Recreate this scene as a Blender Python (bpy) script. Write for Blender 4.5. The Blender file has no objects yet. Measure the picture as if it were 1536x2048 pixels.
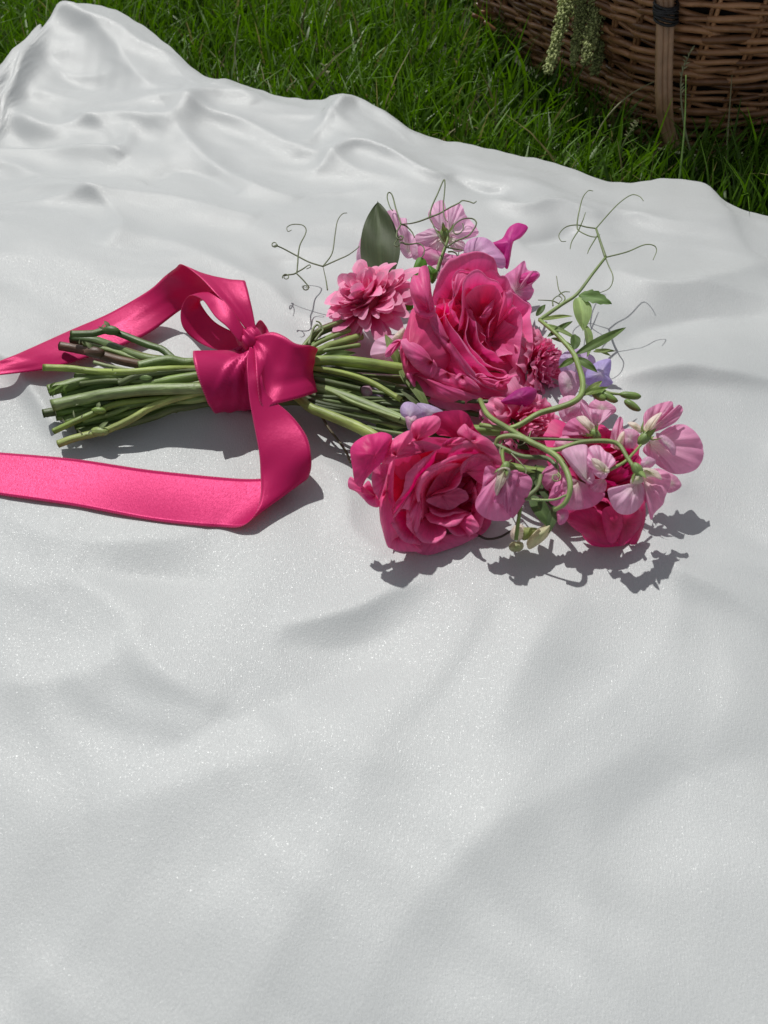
import bpy, math, random
import numpy as np
from mathutils import Vector, Matrix
random.seed(7); RNG = np.random.default_rng(7)
sc = bpy.context.scene
# ------------------------------------------------------------------ camera, light, exposure
CAM_H, PITCH, FPX = 0.37, 50.0, 1479.0           # metres above cloth, degrees below horizon, focal length in photo pixels
cam_d = bpy.data.cameras.new('camera'); cam = bpy.data.objects.new('camera', cam_d)
sc.collection.objects.link(cam); sc.camera = cam
cam.location = (0, 0, CAM_H); cam.rotation_euler = (math.radians(90-PITCH), 0, 0)
cam_d.sensor_fit = 'VERTICAL'; cam_d.sensor_height = 24; cam_d.lens = 24*FPX/2048
cam_d.clip_start = 0.01; cam_d.clip_end = 400
cam_d.dof.use_dof = True; cam_d.dof.focus_distance = 0.56; cam_d.dof.aperture_fstop = 9.0
SUN_EL, SUN_AZ = 58.0, -26.0      # azimuth from +y (away from the camera), negative = to the left
w = bpy.data.worlds.new('World'); sc.world = w; w.use_nodes = True
nt = w.node_tree; bg = nt.nodes['Background']
sky = nt.nodes.new('ShaderNodeTexSky'); sky.sky_type = 'NISHITA'; sky.sun_disc = False
sky.sun_elevation = math.radians(SUN_EL); sky.sun_rotation = math.radians(SUN_AZ)
hz = nt.nodes.new('ShaderNodeHueSaturation'); hz.inputs['Saturation'].default_value = .22      # thin bright haze over the whole sky
nt.links.new(sky.outputs[0], hz.inputs['Color']); nt.links.new(hz.outputs[0], bg.inputs[0]); bg.inputs[1].default_value = 0.085
sun_d = bpy.data.lights.new('sun', 'SUN'); sun_d.energy = 3.8; sun_d.angle = math.radians(0.6); sun_d.color = (1, .97, .925)
sun = bpy.data.objects.new('sun', sun_d); sc.collection.objects.link(sun)
a, e = math.radians(SUN_AZ), math.radians(SUN_EL)
SUN_DIR = Vector((math.sin(a)*math.cos(e), math.cos(a)*math.cos(e), math.sin(e)))
sun.rotation_euler = (-SUN_DIR).to_track_quat('-Z', 'Y').to_euler(); sun.location = (-1, 3, 4)
sc.view_settings.view_transform = 'Standard'; sc.view_settings.look = 'None'
sc.view_settings.exposure = -0.24; sc.view_settings.gamma = 1; sc.view_settings.use_curve_mapping = False
sc.cycles.use_denoising = True
sc.cycles.max_bounces = 8; sc.cycles.transmission_bounces = 4; sc.cycles.diffuse_bounces = 5

SP, CP = math.sin(math.radians(PITCH)), math.cos(math.radians(PITCH))
CAMP = np.array((0, 0, CAM_H))
def ray(px, py):                       # direction with unit depth along the optical axis
    u = (px-768)/FPX; v = (1024-py)/FPX
    return np.array((u, CP+v*SP, -SP+v*CP))
def Z(px, py, z):                      # point at absolute height z
    d = ray(px, py); return CAMP + d*((CAM_H-z)/(-d[2]))
def Q(px, py, D): return CAMP + ray(px, py)*D
def depth_at(px, py, z): return (CAM_H-z)/(-ray(px, py)[2])
# ------------------------------------------------------------------ tagging and linking
def tag(o, label=None, cat=None, group=None, kind=None):
    if label: o['label'] = label
    if cat: o['category'] = cat
    if group: o['group'] = group
    if kind: o['kind'] = kind
    return o
def link(o, parent=None):
    sc.collection.objects.link(o)
    if parent is not None:
        o.parent = parent
        o.matrix_parent_inverse = MW(parent).inverted()
    return o
WORLD = {}
def MW(o):
    return WORLD.get(o.name, Matrix.Identity(4))
def empty(name, loc):
    o = bpy.data.objects.new(name, None); o.location = Vector(loc); o.empty_display_size = .02
    sc.collection.objects.link(o); WORLD[o.name] = Matrix.Translation(Vector(loc)); return o
def mesh_obj(name, verts, faces, mat, parent=None, cols=None, uvs=None, smooth=True):
    me = bpy.data.meshes.new(name)
    verts = np.asarray(verts, dtype=np.float32)
    if isinstance(faces, np.ndarray) and faces.ndim == 2:
        nf, k = faces.shape
        me.vertices.add(len(verts)); me.vertices.foreach_set('co', verts.ravel())
        me.loops.add(nf*k); me.loops.foreach_set('vertex_index', faces.astype(np.int32).ravel())
        me.polygons.add(nf); me.polygons.foreach_set('loop_start', np.arange(0, nf*k, k, dtype=np.int32))
        me.update(calc_edges=True); me.validate()
    else:
        me.from_pydata(verts.tolist(), [], [list(map(int, f)) for f in faces])
    if cols is not None:
        ca = me.color_attributes.new('Col', 'FLOAT_COLOR', 'POINT')
        c4 = np.ones((len(verts), 4), dtype=np.float32); c4[:, :3] = cols
        ca.data.foreach_set('color', c4.ravel())
    if uvs is not None:
        ul = me.uv_layers.new(name='UVMap')
        li = np.zeros(len(me.loops), dtype=np.int32); me.loops.foreach_get('vertex_index', li)
        ul.data.foreach_set('uv', np.asarray(uvs, dtype=np.float32)[li].ravel())
    if smooth: me.polygons.foreach_set('use_smooth', np.ones(len(me.polygons), dtype=bool))
    me.materials.append(mat)
    o = bpy.data.objects.new(name, me)
    return link(o, parent)
def grid_faces(nr, nc, wrap=False):
    r = np.arange(nr-1)[:, None]; c = np.arange(nc if wrap else nc-1)[None, :]
    c2 = (c+1) % nc
    return np.stack([r*nc+c, r*nc+c2, (r+1)*nc+c2, (r+1)*nc+c], -1).reshape(-1, 4)
def catmull(P, n, closed=False):
    P = np.asarray(P, float)
    if closed: X = np.vstack([P[-1], P, P[0], P[1]]); m = len(P)
    else: X = np.vstack([2*P[0]-P[1], P, 2*P[-1]-P[-2]]); m = len(P)-1
    t = np.linspace(0, m, n, endpoint=not closed)
    i = np.clip(t.astype(int), 0, m-1); f = (t-i)[:, None]
    a, b, c, d = X[i], X[i+1], X[i+2], X[i+3]
    return .5*((2*b)+(-a+c)*f+(2*a-5*b+4*c-d)*f**2+(-a+3*b-3*c+d)*f**3)
def arc_resample(P, n):
    d = np.r_[0, np.cumsum(np.linalg.norm(np.diff(P, axis=0), axis=1))]
    t = np.linspace(0, d[-1], n)
    return np.stack([np.interp(t, d, P[:, k]) for k in range(P.shape[1])], 1)
def nz(X, seed=0, f=1.0):              # cheap smooth value in about -1..1 for an array of points
    X = np.asarray(X)*f
    r = np.random.default_rng(seed); s = 0
    for k in range(5):
        w_ = r.normal(size=X.shape[-1]); w_ /= np.linalg.norm(w_)+1e-9
        s = s + np.sin((X@w_)*(1+.6*k)*6.28 + r.uniform(0, 6.28))/(1+.5*k)
    return s/2.6
# ------------------------------------------------------------------ materials
def newmat(name):
    m = bpy.data.materials.new(name); m.use_nodes = True
    n = m.node_tree.nodes; l = m.node_tree.links
    return m, n, l, n['Principled BSDF'], n['Material Output']
def N(n, t, **kw):
    x = n.new(t)
    for k, v in kw.items():
        if k in x.inputs: x.inputs[k].default_value = v
        else: setattr(x, k, v)
    return x
def petal_material(name, transl=.35, rough=.55, bump=.25, veins=34, sheen=.15, tsat=1.15):
    m, n, l, b, out = newmat(name)
    at = N(n, 'ShaderNodeVertexColor', layer_name='Col')
    uv = N(n, 'ShaderNodeUVMap')
    mp = N(n, 'ShaderNodeMapping'); mp.inputs['Scale'].default_value = (veins, 2.2, 1)
    l.new(uv.outputs[0], mp.inputs[0])
    no = N(n, 'ShaderNodeTexNoise', Scale=1.0, Detail=4.0, Roughness=.6); l.new(mp.outputs[0], no.inputs['Vector'])
    tc = N(n, 'ShaderNodeTexCoord')
    n2 = N(n, 'ShaderNodeTexNoise', Scale=90.0, Detail=3.0); l.new(tc.outputs['Object'], n2.inputs['Vector'])
    mr = N(n, 'ShaderNodeMapRange'); mr.inputs['From Min'].default_value=.3; mr.inputs['From Max'].default_value=.7
    mr.inputs['To Min'].default_value = .86; mr.inputs['To Max'].default_value = 1.12
    l.new(no.outputs[0], mr.inputs['Value'])
    mr2 = N(n, 'ShaderNodeMapRange'); mr2.inputs['From Min'].default_value=.3; mr2.inputs['From Max'].default_value=.7
    mr2.inputs['To Min'].default_value = .9; mr2.inputs['To Max'].default_value = 1.08
    l.new(n2.outputs[0], mr2.inputs['Value'])
    mu = N(n, 'ShaderNodeMath', operation='MULTIPLY'); l.new(mr.outputs[0], mu.inputs[0]); l.new(mr2.outputs[0], mu.inputs[1])
    vm = N(n, 'ShaderNodeVectorMath', operation='SCALE'); l.new(at.outputs[0], vm.inputs[0]); l.new(mu.outputs[0], vm.inputs['Scale'])
    oi = N(n, 'ShaderNodeObjectInfo'); hv = N(n, 'ShaderNodeMapRange'); hv.inputs['To Min'].default_value = .84; hv.inputs['To Max'].default_value = 1.14
    l.new(oi.outputs['Random'], hv.inputs['Value']); vm0 = vm
    vm = N(n, 'ShaderNodeVectorMath', operation='SCALE'); l.new(vm0.outputs[0], vm.inputs[0]); l.new(hv.outputs[0], vm.inputs['Scale'])
    l.new(vm.outputs[0], b.inputs['Base Color'])
    b.inputs['Roughness'].default_value = rough; b.inputs['Specular IOR Level'].default_value = .35
    b.inputs['Sheen Weight'].default_value = sheen; b.inputs['Sheen Roughness'].default_value = .4
    ad = N(n, 'ShaderNodeMath', operation='MULTIPLY_ADD'); l.new(n2.outputs[0], ad.inputs[0]); ad.inputs[1].default_value = .5; l.new(no.outputs[0], ad.inputs[2])
    bu = N(n, 'ShaderNodeBump', Strength=bump, Distance=.0006); l.new(ad.outputs[0], bu.inputs['Height'])
    l.new(bu.outputs[0], b.inputs['Normal'])
    gm = N(n, 'ShaderNodeHueSaturation'); gm.inputs['Saturation'].default_value = tsat; gm.inputs['Value'].default_value = 1.0
    l.new(vm.outputs[0], gm.inputs['Color'])
    tr = N(n, 'ShaderNodeBsdfTranslucent'); l.new(gm.outputs[0], tr.inputs['Color']); l.new(bu.outputs[0], tr.inputs['Normal'])
    mx = N(n, 'ShaderNodeMixShader'); mx.inputs[0].default_value = transl
    l.new(b.outputs[0], mx.inputs[1]); l.new(tr.outputs[0], mx.inputs[2]); l.new(mx.outputs[0], out.inputs['Surface'])
    return m
M_rose = petal_material('rose petal', .34, .48, .35, sheen=.04)
M_pea = petal_material('sweet pea petal', .45, .5, .4, 26, sheen=.05)
M_leaf = petal_material('leaf', .25, .55, .5, 14, .05)
def stem_material():
    m, n, l, b, out = newmat('green stem')
    at = N(n, 'ShaderNodeVertexColor', layer_name='Col')
    tc = N(n, 'ShaderNodeTexCoord'); uv = N(n, 'ShaderNodeUVMap')
    mp = N(n, 'ShaderNodeMapping'); mp.inputs['Scale'].default_value = (14, 2.5, 1); l.new(uv.outputs[0], mp.inputs[0])
    no = N(n, 'ShaderNodeTexNoise', Scale=1.0, Detail=5.0, Roughness=.6); l.new(mp.outputs[0], no.inputs['Vector'])
    n2 = N(n, 'ShaderNodeTexNoise', Scale=70.0, Detail=4.0); l.new(tc.outputs['Object'], n2.inputs['Vector'])
    mr = N(n, 'ShaderNodeMapRange'); mr.inputs['From Min'].default_value=.3; mr.inputs['From Max'].default_value=.7
    mr.inputs['To Min'].default_value = .65; mr.inputs['To Max'].default_value = 1.3; l.new(no.outputs[0], mr.inputs['Value'])
    mr2 = N(n, 'ShaderNodeMapRange'); mr2.inputs['From Min'].default_value=.3; mr2.inputs['From Max'].default_value=.7
    mr2.inputs['To Min'].default_value = .75; mr2.inputs['To Max'].default_value = 1.2; l.new(n2.outputs[0], mr2.inputs['Value'])
    mu = N(n, 'ShaderNodeMath', operation='MULTIPLY'); l.new(mr.outputs[0], mu.inputs[0]); l.new(mr2.outputs[0], mu.inputs[1])
    vm = N(n, 'ShaderNodeVectorMath', operation='SCALE'); l.new(at.outputs[0], vm.inputs[0]); l.new(mu.outputs[0], vm.inputs['Scale'])
    l.new(vm.outputs[0], b.inputs['Base Color']); b.inputs['Roughness'].default_value = .45
    bu = N(n, 'ShaderNodeBump', Strength=.5, Distance=.0008); l.new(no.outputs[0], bu.inputs['Height']); l.new(bu.outputs[0], b.inputs['Normal'])
    return m
M_stem = stem_material()
def cloth_material():
    m, n, l, b, out = newmat('white satin cloth')
    tc = N(n, 'ShaderNodeTexCoord')
    b.inputs['Base Color'].default_value = (.62, .635, .635, 1)
    n0 = N(n, 'ShaderNodeTexNoise', Scale=9.0, Detail=5.0, Roughness=.55); l.new(tc.outputs['Object'], n0.inputs['Vector'])
    cr = N(n, 'ShaderNodeMix', data_type='RGBA'); cr.inputs['A'].default_value = (.455, .480, .490, 1); cr.inputs['B'].default_value = (.515, .538, .540, 1)
    l.new(n0.outputs[0], cr.inputs['Factor'])
    gc = N(n, 'ShaderNodeTexNoise', Scale=1100.0, Detail=2.0, Roughness=.8); l.new(tc.outputs['Object'], gc.inputs['Vector'])
    gm_ = N(n, 'ShaderNodeMapRange'); gm_.inputs['From Min'].default_value = .3; gm_.inputs['From Max'].default_value = .7; gm_.inputs['To Min'].default_value = .95; gm_.inputs['To Max'].default_value = 1.05
    l.new(gc.outputs[0], gm_.inputs['Value'])
    gs = N(n, 'ShaderNodeVectorMath', operation='SCALE'); l.new(cr.outputs['Result'], gs.inputs[0]); l.new(gm_.outputs[0], gs.inputs['Scale'])
    l.new(gs.outputs[0], b.inputs['Base Color'])
    # woven threads: two stretched noises and a fine grain that glints where the sheen is
    hs = []
    for rot, scl, s in ((28, (2200, 260, 1), 1.0), (118, (1500, 420, 1), .5)):
        mp = N(n, 'ShaderNodeMapping'); mp.inputs['Rotation'].default_value = (0, 0, math.radians(rot)); mp.inputs['Scale'].default_value = scl
        l.new(tc.outputs['Object'], mp.inputs[0])
        q = N(n, 'ShaderNodeTexNoise', Scale=1.0, Detail=2.0); l.new(mp.outputs[0], q.inputs['Vector']); hs.append((q, s))
    g = N(n, 'ShaderNodeTexNoise', Scale=950.0, Detail=3.0, Roughness=.7); l.new(tc.outputs['Object'], g.inputs['Vector'])
    a1 = N(n, 'ShaderNodeMath', operation='MULTIPLY_ADD'); l.new(hs[1][0].outputs[0], a1.inputs[0]); a1.inputs[1].default_value = .5; l.new(hs[0][0].outputs[0], a1.inputs[2])
    a2 = N(n, 'ShaderNodeMath', operation='MULTIPLY_ADD'); l.new(g.outputs[0], a2.inputs[0]); a2.inputs[1].default_value = .8; l.new(a1.outputs[0], a2.inputs[2])
    bu = N(n, 'ShaderNodeBump', Strength=.45, Distance=.0005); l.new(a2.outputs[0], bu.inputs['Height'])
    l.new(bu.outputs[0], b.inputs['Normal'])
    b.inputs['Specular IOR Level'].default_value = .55
    fl = N(n, 'ShaderNodeTexNoise', Scale=1300.0, Detail=1.0, Roughness=.5); l.new(tc.outputs['Object'], fl.inputs['Vector'])
    for inp, lo_, hi_ in (('Metallic', .035, .12), ('Roughness', .54, .30)):
        q = N(n, 'ShaderNodeMapRange'); q.inputs['From Min'].default_value = .62; q.inputs['From Max'].default_value = .72
        q.inputs['To Min'].default_value = lo_; q.inputs['To Max'].default_value = hi_; l.new(fl.outputs[0], q.inputs['Value']); l.new(q.outputs[0], b.inputs[inp])
    gg = N(n, 'ShaderNodeTexNoise', Scale=1000.0, Detail=2.0, Roughness=.8); l.new(tc.outputs['Object'], gg.inputs['Vector'])
    gb = N(n, 'ShaderNodeBump', Strength=1.0, Distance=.0022); l.new(gg.outputs[0], gb.inputs['Height'])
    b.inputs['Coat Weight'].default_value = .15; b.inputs['Coat Roughness'].default_value = .15; l.new(gb.outputs[0], b.inputs['Coat Normal'])
    b.inputs['Sheen Weight'].default_value = .2; b.inputs['Sheen Roughness'].default_value = .4
    b.inputs['Anisotropic'].default_value = .4
    return m
M_cloth = cloth_material()
def ribbon_material():
    m, n, l, b, out = newmat('pink satin ribbon')
    uv = N(n, 'ShaderNodeUVMap'); sx = N(n, 'ShaderNodeSeparateXYZ'); l.new(uv.outputs[0], sx.inputs[0])
    # u runs across 0..1: a slightly paler woven selvage with stitches along both edges
    ab = N(n, 'ShaderNodeMath', operation='SUBTRACT'); l.new(sx.outputs[0], ab.inputs[0]); ab.inputs[1].default_value = .5
    ab2 = N(n, 'ShaderNodeMath', operation='ABSOLUTE'); l.new(ab.outputs[0], ab2.inputs[0])
    gt = N(n, 'ShaderNodeMath', operation='GREATER_THAN'); l.new(ab2.outputs[0], gt.inputs[0]); gt.inputs[1].default_value = .478
    sv = N(n, 'ShaderNodeMath', operation='MULTIPLY'); l.new(sx.outputs[1], sv.inputs[0]); sv.inputs[1].default_value = 4200
    sn = N(n, 'ShaderNodeMath', operation='SINE'); l.new(sv.outputs[0], sn.inputs[0])
    mr = N(n, 'ShaderNodeMapRange'); mr.inputs['From Min'].default_value = -1; mr.inputs['To Min'].default_value = .0; mr.inputs['To Max'].default_value = .55; l.new(sn.outputs[0], mr.inputs['Value'])
    mm = N(n, 'ShaderNodeMath', operation='MULTIPLY'); l.new(gt.outputs[0], mm.inputs[0]); l.new(mr.outputs[0], mm.inputs[1])
    cr = N(n, 'ShaderNodeMix', data_type='RGBA'); cr.inputs['A'].default_value = (.60, .022, .155, 1); cr.inputs['B'].default_value = (.9, .25, .42, 1)
    l.new(mm.outputs[0], cr.inputs['Factor']); l.new(cr.outputs['Result'], b.inputs['Base Color'])
    mp = N(n, 'ShaderNodeMapping'); mp.inputs['Scale'].default_value = (14, 3000, 1); l.new(uv.outputs[0], mp.inputs[0])
    no = N(n, 'ShaderNodeTexNoise', Scale=1.0, Detail=2.0); l.new(mp.outputs[0], no.inputs['Vector'])
    mp2 = N(n, 'ShaderNodeMapping'); mp2.inputs['Scale'].default_value = (1.5, 60, 1); l.new(uv.outputs[0], mp2.inputs[0])
    nb = N(n, 'ShaderNodeTexNoise', Scale=1.0, Detail=3.0); l.new(mp2.outputs[0], nb.inputs['Vector'])
    ad = N(n, 'ShaderNodeMath', operation='MULTIPLY_ADD'); l.new(nb.outputs[0], ad.inputs[0]); ad.inputs[1].default_value = .5; l.new(no.outputs[0], ad.inputs[2])
    bu = N(n, 'ShaderNodeBump', Strength=.25, Distance=.0005); l.new(ad.outputs[0], bu.inputs['Height']); l.new(bu.outputs[0], b.inputs['Normal'])
    b.inputs['Roughness'].default_value = .36; b.inputs['Specular IOR Level'].default_value = .35; b.inputs['Metallic'].default_value = .14; b.inputs['Anisotropic'].default_value = .3
    b.inputs['Specular Tint'].default_value = (1, .55, .75, 1)
    b.inputs['Sheen Weight'].default_value = .03; b.inputs['Sheen Tint'].default_value = (1, .4, .6, 1)
    tr = N(n, 'ShaderNodeBsdfTranslucent'); tr.inputs['Color'].default_value = (.9, .02, .08, 1)
    mx = N(n, 'ShaderNodeMixShader'); mx.inputs[0].default_value = .30
    l.new(b.outputs[0], mx.inputs[1]); l.new(tr.outputs[0], mx.inputs[2]); l.new(mx.outputs[0], out.inputs['Surface'])
    return m
M_ribbon = ribbon_material()
def wicker_material():
    m, n, l, b, out = newmat('brown willow')
    tc = N(n, 'ShaderNodeTexCoord'); oi = N(n, 'ShaderNodeObjectInfo'); uv = N(n, 'ShaderNodeUVMap')
    no = N(n, 'ShaderNodeTexNoise', Scale=45.0, Detail=5.0, Roughness=.6); l.new(tc.outputs['Object'], no.inputs['Vector'])
    mp = N(n, 'ShaderNodeMapping'); mp.inputs['Scale'].default_value = (6, 25, 1); l.new(uv.outputs[0], mp.inputs[0])
    n2 = N(n, 'ShaderNodeTexNoise', Scale=1.0, Detail=4.0); l.new(mp.outputs[0], n2.inputs['Vector'])
    ad = N(n, 'ShaderNodeMath', operation='ADD'); l.new(no.outputs[0], ad.inputs[0]); l.new(oi.outputs['Random'], ad.inputs[1])
    ad2 = N(n, 'ShaderNodeMath', operation='MULTIPLY_ADD'); l.new(n2.outputs[0], ad2.inputs[0]); ad2.inputs[1].default_value = .8; l.new(ad.outputs[0], ad2.inputs[2])
    mr = N(n, 'ShaderNodeMapRange'); mr.inputs['From Min'].default_value = .5; mr.inputs['From Max'].default_value = 1.9; l.new(ad2.outputs[0], mr.inputs['Value'])
    cr = N(n, 'ShaderNodeValToRGB'); l.new(mr.outputs[0], cr.inputs[0])
    cr.color_ramp.elements[0].color = (.06, .026, .013, 1); cr.color_ramp.elements[1].color = (.42, .215, .105, 1)
    el = cr.color_ramp.elements.new(.5); el.color = (.19, .088, .040, 1)
    l.new(cr.outputs[0], b.inputs['Base Color']); b.inputs['Roughness'].default_value = .32
    bu = N(n, 'ShaderNodeBump', Strength=.5, Distance=.001); l.new(n2.outputs[0], bu.inputs['Height']); l.new(bu.outputs[0], b.inputs['Normal'])
    return m
M_wicker = wicker_material()
def simple(name, col, rough=.6, scale=60, var=.3):
    m, n, l, b, out = newmat(name)
    tc = N(n, 'ShaderNodeTexCoord'); no = N(n, 'ShaderNodeTexNoise', Scale=scale, Detail=5.0); l.new(tc.outputs['Object'], no.inputs['Vector'])
    cr = N(n, 'ShaderNodeMix', data_type='RGBA'); c = np.array(col)
    cr.inputs['A'].default_value = (*(c*(1-var)), 1); cr.inputs['B'].default_value = (*(c*(1+var)), 1)
    l.new(no.outputs[0], cr.inputs['Factor']); l.new(cr.outputs['Result'], b.inputs['Base Color']); b.inputs['Roughness'].default_value = rough
    bu = N(n, 'ShaderNodeBump', Strength=.5, Distance=.002); l.new(no.outputs[0], bu.inputs['Height']); l.new(bu.outputs[0], b.inputs['Normal'])
    return m
M_rod = simple('pale peeled willow', (.40, .24, .14), .4, 120, .35)
M_twine = simple('black tarred twine', (.012, .012, .014), .5, 300)
M_soil = simple('lawn soil and thatch', (.035, .045, .018), .9, 40, .5)
M_grass = petal_material('grass blade', .42, .42, .2, 8, 0, 1.1)
# ------------------------------------------------------------------ the cloth
def px_poly(pts, z=0.0): return np.array([Z(x, y, z) for x, y in pts])
edge_px = [(-60,190,.02),(0,140,.03),(35,108,.04),(72,70,.05),(86,38,.055),(130,14,.058),(200,15,.055),(280,50,.048),(335,92,.040),(400,150,.028),
           (450,167,.022),(560,195,.014),(640,207,.012),(662,198,.016),(685,191,.020),(710,198,.019),(765,226,.014),(840,270,.008),(960,295,.006),(1100,325,.006),(1160,345,.006),
           (1232,366,.005),(1300,364,.008),(1350,358,.010),(1412,369,.012),(1450,402,.008),(1510,430,.005),(1600,437,.004)]
E = np.array([Z(x, y, z) for x, y, z in edge_px])
E = np.vstack([[-1.1, .55, .0], [-.85, .62, .0], [-.66, .70, .012], E, [.62, .66, .0], [.85, .5, .0], [1.2, .32, .0]])
E = E[np.argsort(E[:, 0])]
ex = np.linspace(-1.05, 1.15, 900)
_e = catmull(E, 1600); _e = _e[np.argsort(_e[:, 0])]
ey = np.interp(ex, _e[:, 0], _e[:, 1])+.0016*np.sin(ex*71+1)+.0011*np.sin(ex*163)+.0007*np.sin(ex*310+2); ez = np.interp(ex, _e[:, 0], _e[:, 2])
# folds: (pixel polyline on the cloth, height m, half width on the far side m, half width on the near side m)
FOLDS = [
 ([(111,105),(176,129),(246,170),(305,229),(375,240)], .008, .026, .020),
 ([(40,150),(120,190),(200,215),(260,200)], -.004, .03, .03),
 ([(-60,190),(0,234),(53,270),(117,287),(234,275),(351,284),(410,246),(486,240),(520,252)], .009, .030, .020),
 ([(-60,250),(0,265),(60,305),(130,320),(230,318)], -.005, .018, .022),
 ([(-40,335),(60,322),(200,330),(260,345)], .009, .012, .02),
 ([(434,234),(480,207),(527,207),(633,223),(691,240)], .008, .02, .012),
 ([(615,316),(691,254),(732,248),(820,290),(880,300)], .009, .02, .013),
 ([(633,363),(703,324),(779,340),(850,375),(900,380)], .008, .018, .012),
 ([(351,287),(410,340),(469,378),(527,404),(600,420)], .008, .016, .02),
 ([(240,345),(262,320),(270,290)], .003, .012, .012),
 ([(300,390),(360,360),(420,372),(480,410)], -.006, .02, .02),
 ([(0,472),(146,447),(328,442),(422,453),(520,470)], .008, .022, .018),
 ([(60,400),(160,425),(240,470),(262,520),(240,560)], .006, .02, .016),
 ([(900,370),(960,395),(1010,405)], -.006, .012, .014),
 ([(1040,500),(1090,490),(1150,470)], -.006, .014, .014),
 ([(980,420),(1040,440),(1110,430),(1200,450)], .006, .014, .014),
 ([(1225,560),(1319,590),(1420,580),(1536,540)], .006, .022, .02),
 ([(1240,690),(1300,655),(1400,640),(1560,640)], -.009, .022, .022),
 ([(1229,768),(1319,757),(1379,754),(1440,763),(1560,778)], .010, .030, .012),
 ([(1300,830),(1400,850),(1540,900)], -.004, .03, .03),
 ([(1360,980),(1420,1010),(1500,1060),(1580,1120)], -.006, .025, .02),
 ([(1245,1095),(1295,1113),(1363,1153),(1448,1190),(1560,1260)], .007, .020, .014),
 ([(-30,775),(30,788),(65,802),(103,854),(142,905),(190,918)], .007, .014, .010),
 ([(230,868),(300,852),(400,850),(520,858),(600,880)], .007, .008, .020),
 ([(160,1150),(230,1162),(330,1165),(440,1168)], -.006, .022, .018),
 ([(80,1180),(170,1185),(265,1245),(285,1300),(340,1370),(440,1430)], .006, .022, .022),
 ([(560,1260),(640,1240),(720,1215),(790,1180),(860,1158)], .005, .012, .010),
 ([(560,1300),(700,1290),(850,1230)], -.004, .02, .02),
 ([(440,2080),(560,1880),(680,1650),(770,1460),(860,1360)], .0035, .03, .03),
 ([(700,2080),(800,1850),(980,1660),(1300,1480)], .0045, .035, .020),
 ([(760,1500),(900,1370),(1010,1200)], -.003, .02, .02),
 ([(980,1480),(1060,1300),(1150,1180)], .003, .02, .02),
 ([(300,1520),(480,1440),(700,1340),(820,1300)], -.005, .025, .02),
 ([(180,1640),(400,1560),(640,1480)], .004, .03, .03),
 ([(1180,1700),(1350,1560),(1560,1500)], -.004, .03, .03),
 ([(0,1380),(140,1370),(240,1330)], .004, .02, .02),
 ([(20,1060),(140,1100),(300,1100),(420,1080)], .005, .02, .02),
 ([(640,930),(690,985),(700,1060),(770,1120)], .006, .016, .016),
 ([(1380,1100),(1460,1330),(1420,1560)], .003, .03, .03),
 ([(560,540),(600,640),(620,700)], -.006, .03, .03),
]
def cloth_bumps(X, Y):
    H = np.zeros_like(X)
    P = np.stack([X, Y], -1)
    for pts, A, wf, wn in FOLDS:
        L = catmull(px_poly(pts)[:, :2], 5*len(pts))
        lo = L.min(0)-3.2*max(wf, wn); hi = L.max(0)+3.2*max(wf, wn)
        msk = (X > lo[0]) & (X < hi[0]) & (Y > lo[1]) & (Y < hi[1])
        if not msk.any(): continue
        p = P[msk]; best = np.full(len(p), 1e9); side = np.zeros(len(p)); tt = np.zeros(len(p))
        for i in range(len(L)-1):
            a_, b_ = L[i], L[i+1]; ab = b_-a_; q = p-a_
            t = np.clip((q@ab)/(ab@ab), 0, 1); dv = q-t[:, None]*ab; d = np.hypot(dv[:, 0], dv[:, 1])
            k = d < best; best[k] = d[k]; side[k] = (ab[0]*q[k, 1]-ab[1]*q[k, 0]); tt[k] = (i+t[k])/(len(L)-1)
        if L[-1][0] < L[0][0]: side = -side
        bl = .5+.5*np.tanh(np.clip(side/ (np.abs(side).max()+1e-9), -1, 1)*30)
        wd = wn+(wf-wn)*bl
        A_ = A*(1.15 if L[:, 1].mean() > .55 else (.9 if L[:, 1].mean() > .33 else .6))
        taper = np.clip(np.sin(np.pi*np.clip(tt, .0, 1)), 0, 1)**.5*.75+.25
        q = best/wd
        H[msk] += A_*taper*(.5*np.exp(-q**2*1.1)+.5*np.exp(-(np.sqrt(q*q+.012)-.11)*1.9))
    XY = np.stack([X, Y], -1)
    H += .0022*nz(XY, 3, 3.2) + .0011*nz(XY+.03*nz(XY, 5, 3.)[..., None], 4, 8.)
    far = np.clip((Y-.36)/.16, 0, 1); left = np.clip((.25-X)/.5, .3, 1)
    def ridged(sx, sy, rot, seed, warp=.05):
        c_, s_ = math.cos(rot), math.sin(rot)
        u_ = (X*c_+Y*s_)*sx; v_ = (-X*s_+Y*c_)*sy
        W2 = np.stack([u_, v_], -1)+warp*np.stack([nz(XY, seed+50, 4.), nz(XY, seed+51, 4.)], -1)*np.array([sx, sy])
        r_ = np.abs(nz(W2, seed, 1.)); return np.clip(1-np.sqrt(r_*r_+.012), 0, 1)**1.8
    H += far*(.0110*ridged(1.1, 3.9, -.26, 21, .02)+.0028*ridged(1.8, 7.0, -.12, 22, .02)+.0005*ridged(4., 14., -.4, 23, .02))*(.55+.45*left)
    H += .046*np.clip((.02-X)/.38, 0, 1)**1.2*np.clip((Y-.02)/.5, 0, 1)**1.2*np.clip((.75-Y)/.2, 0, 1)  # broad slope on the left, shaped to turn the cloth there darker
    nearf = 1-far
    H += nearf*(.0010*ridged(1.1, 5.2, 1.0, 31, .02)+.0005*ridged(1.8, 11., 1.1, 32, .02))
    return H
NX, NYr = 620, 520
cx = np.linspace(-1.0, 1.1, NX); y0 = -.42
vv = np.linspace(0, 1, NYr)
eyc = np.interp(cx, ex, ey); ezc = np.interp(cx, ex, ez)
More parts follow.
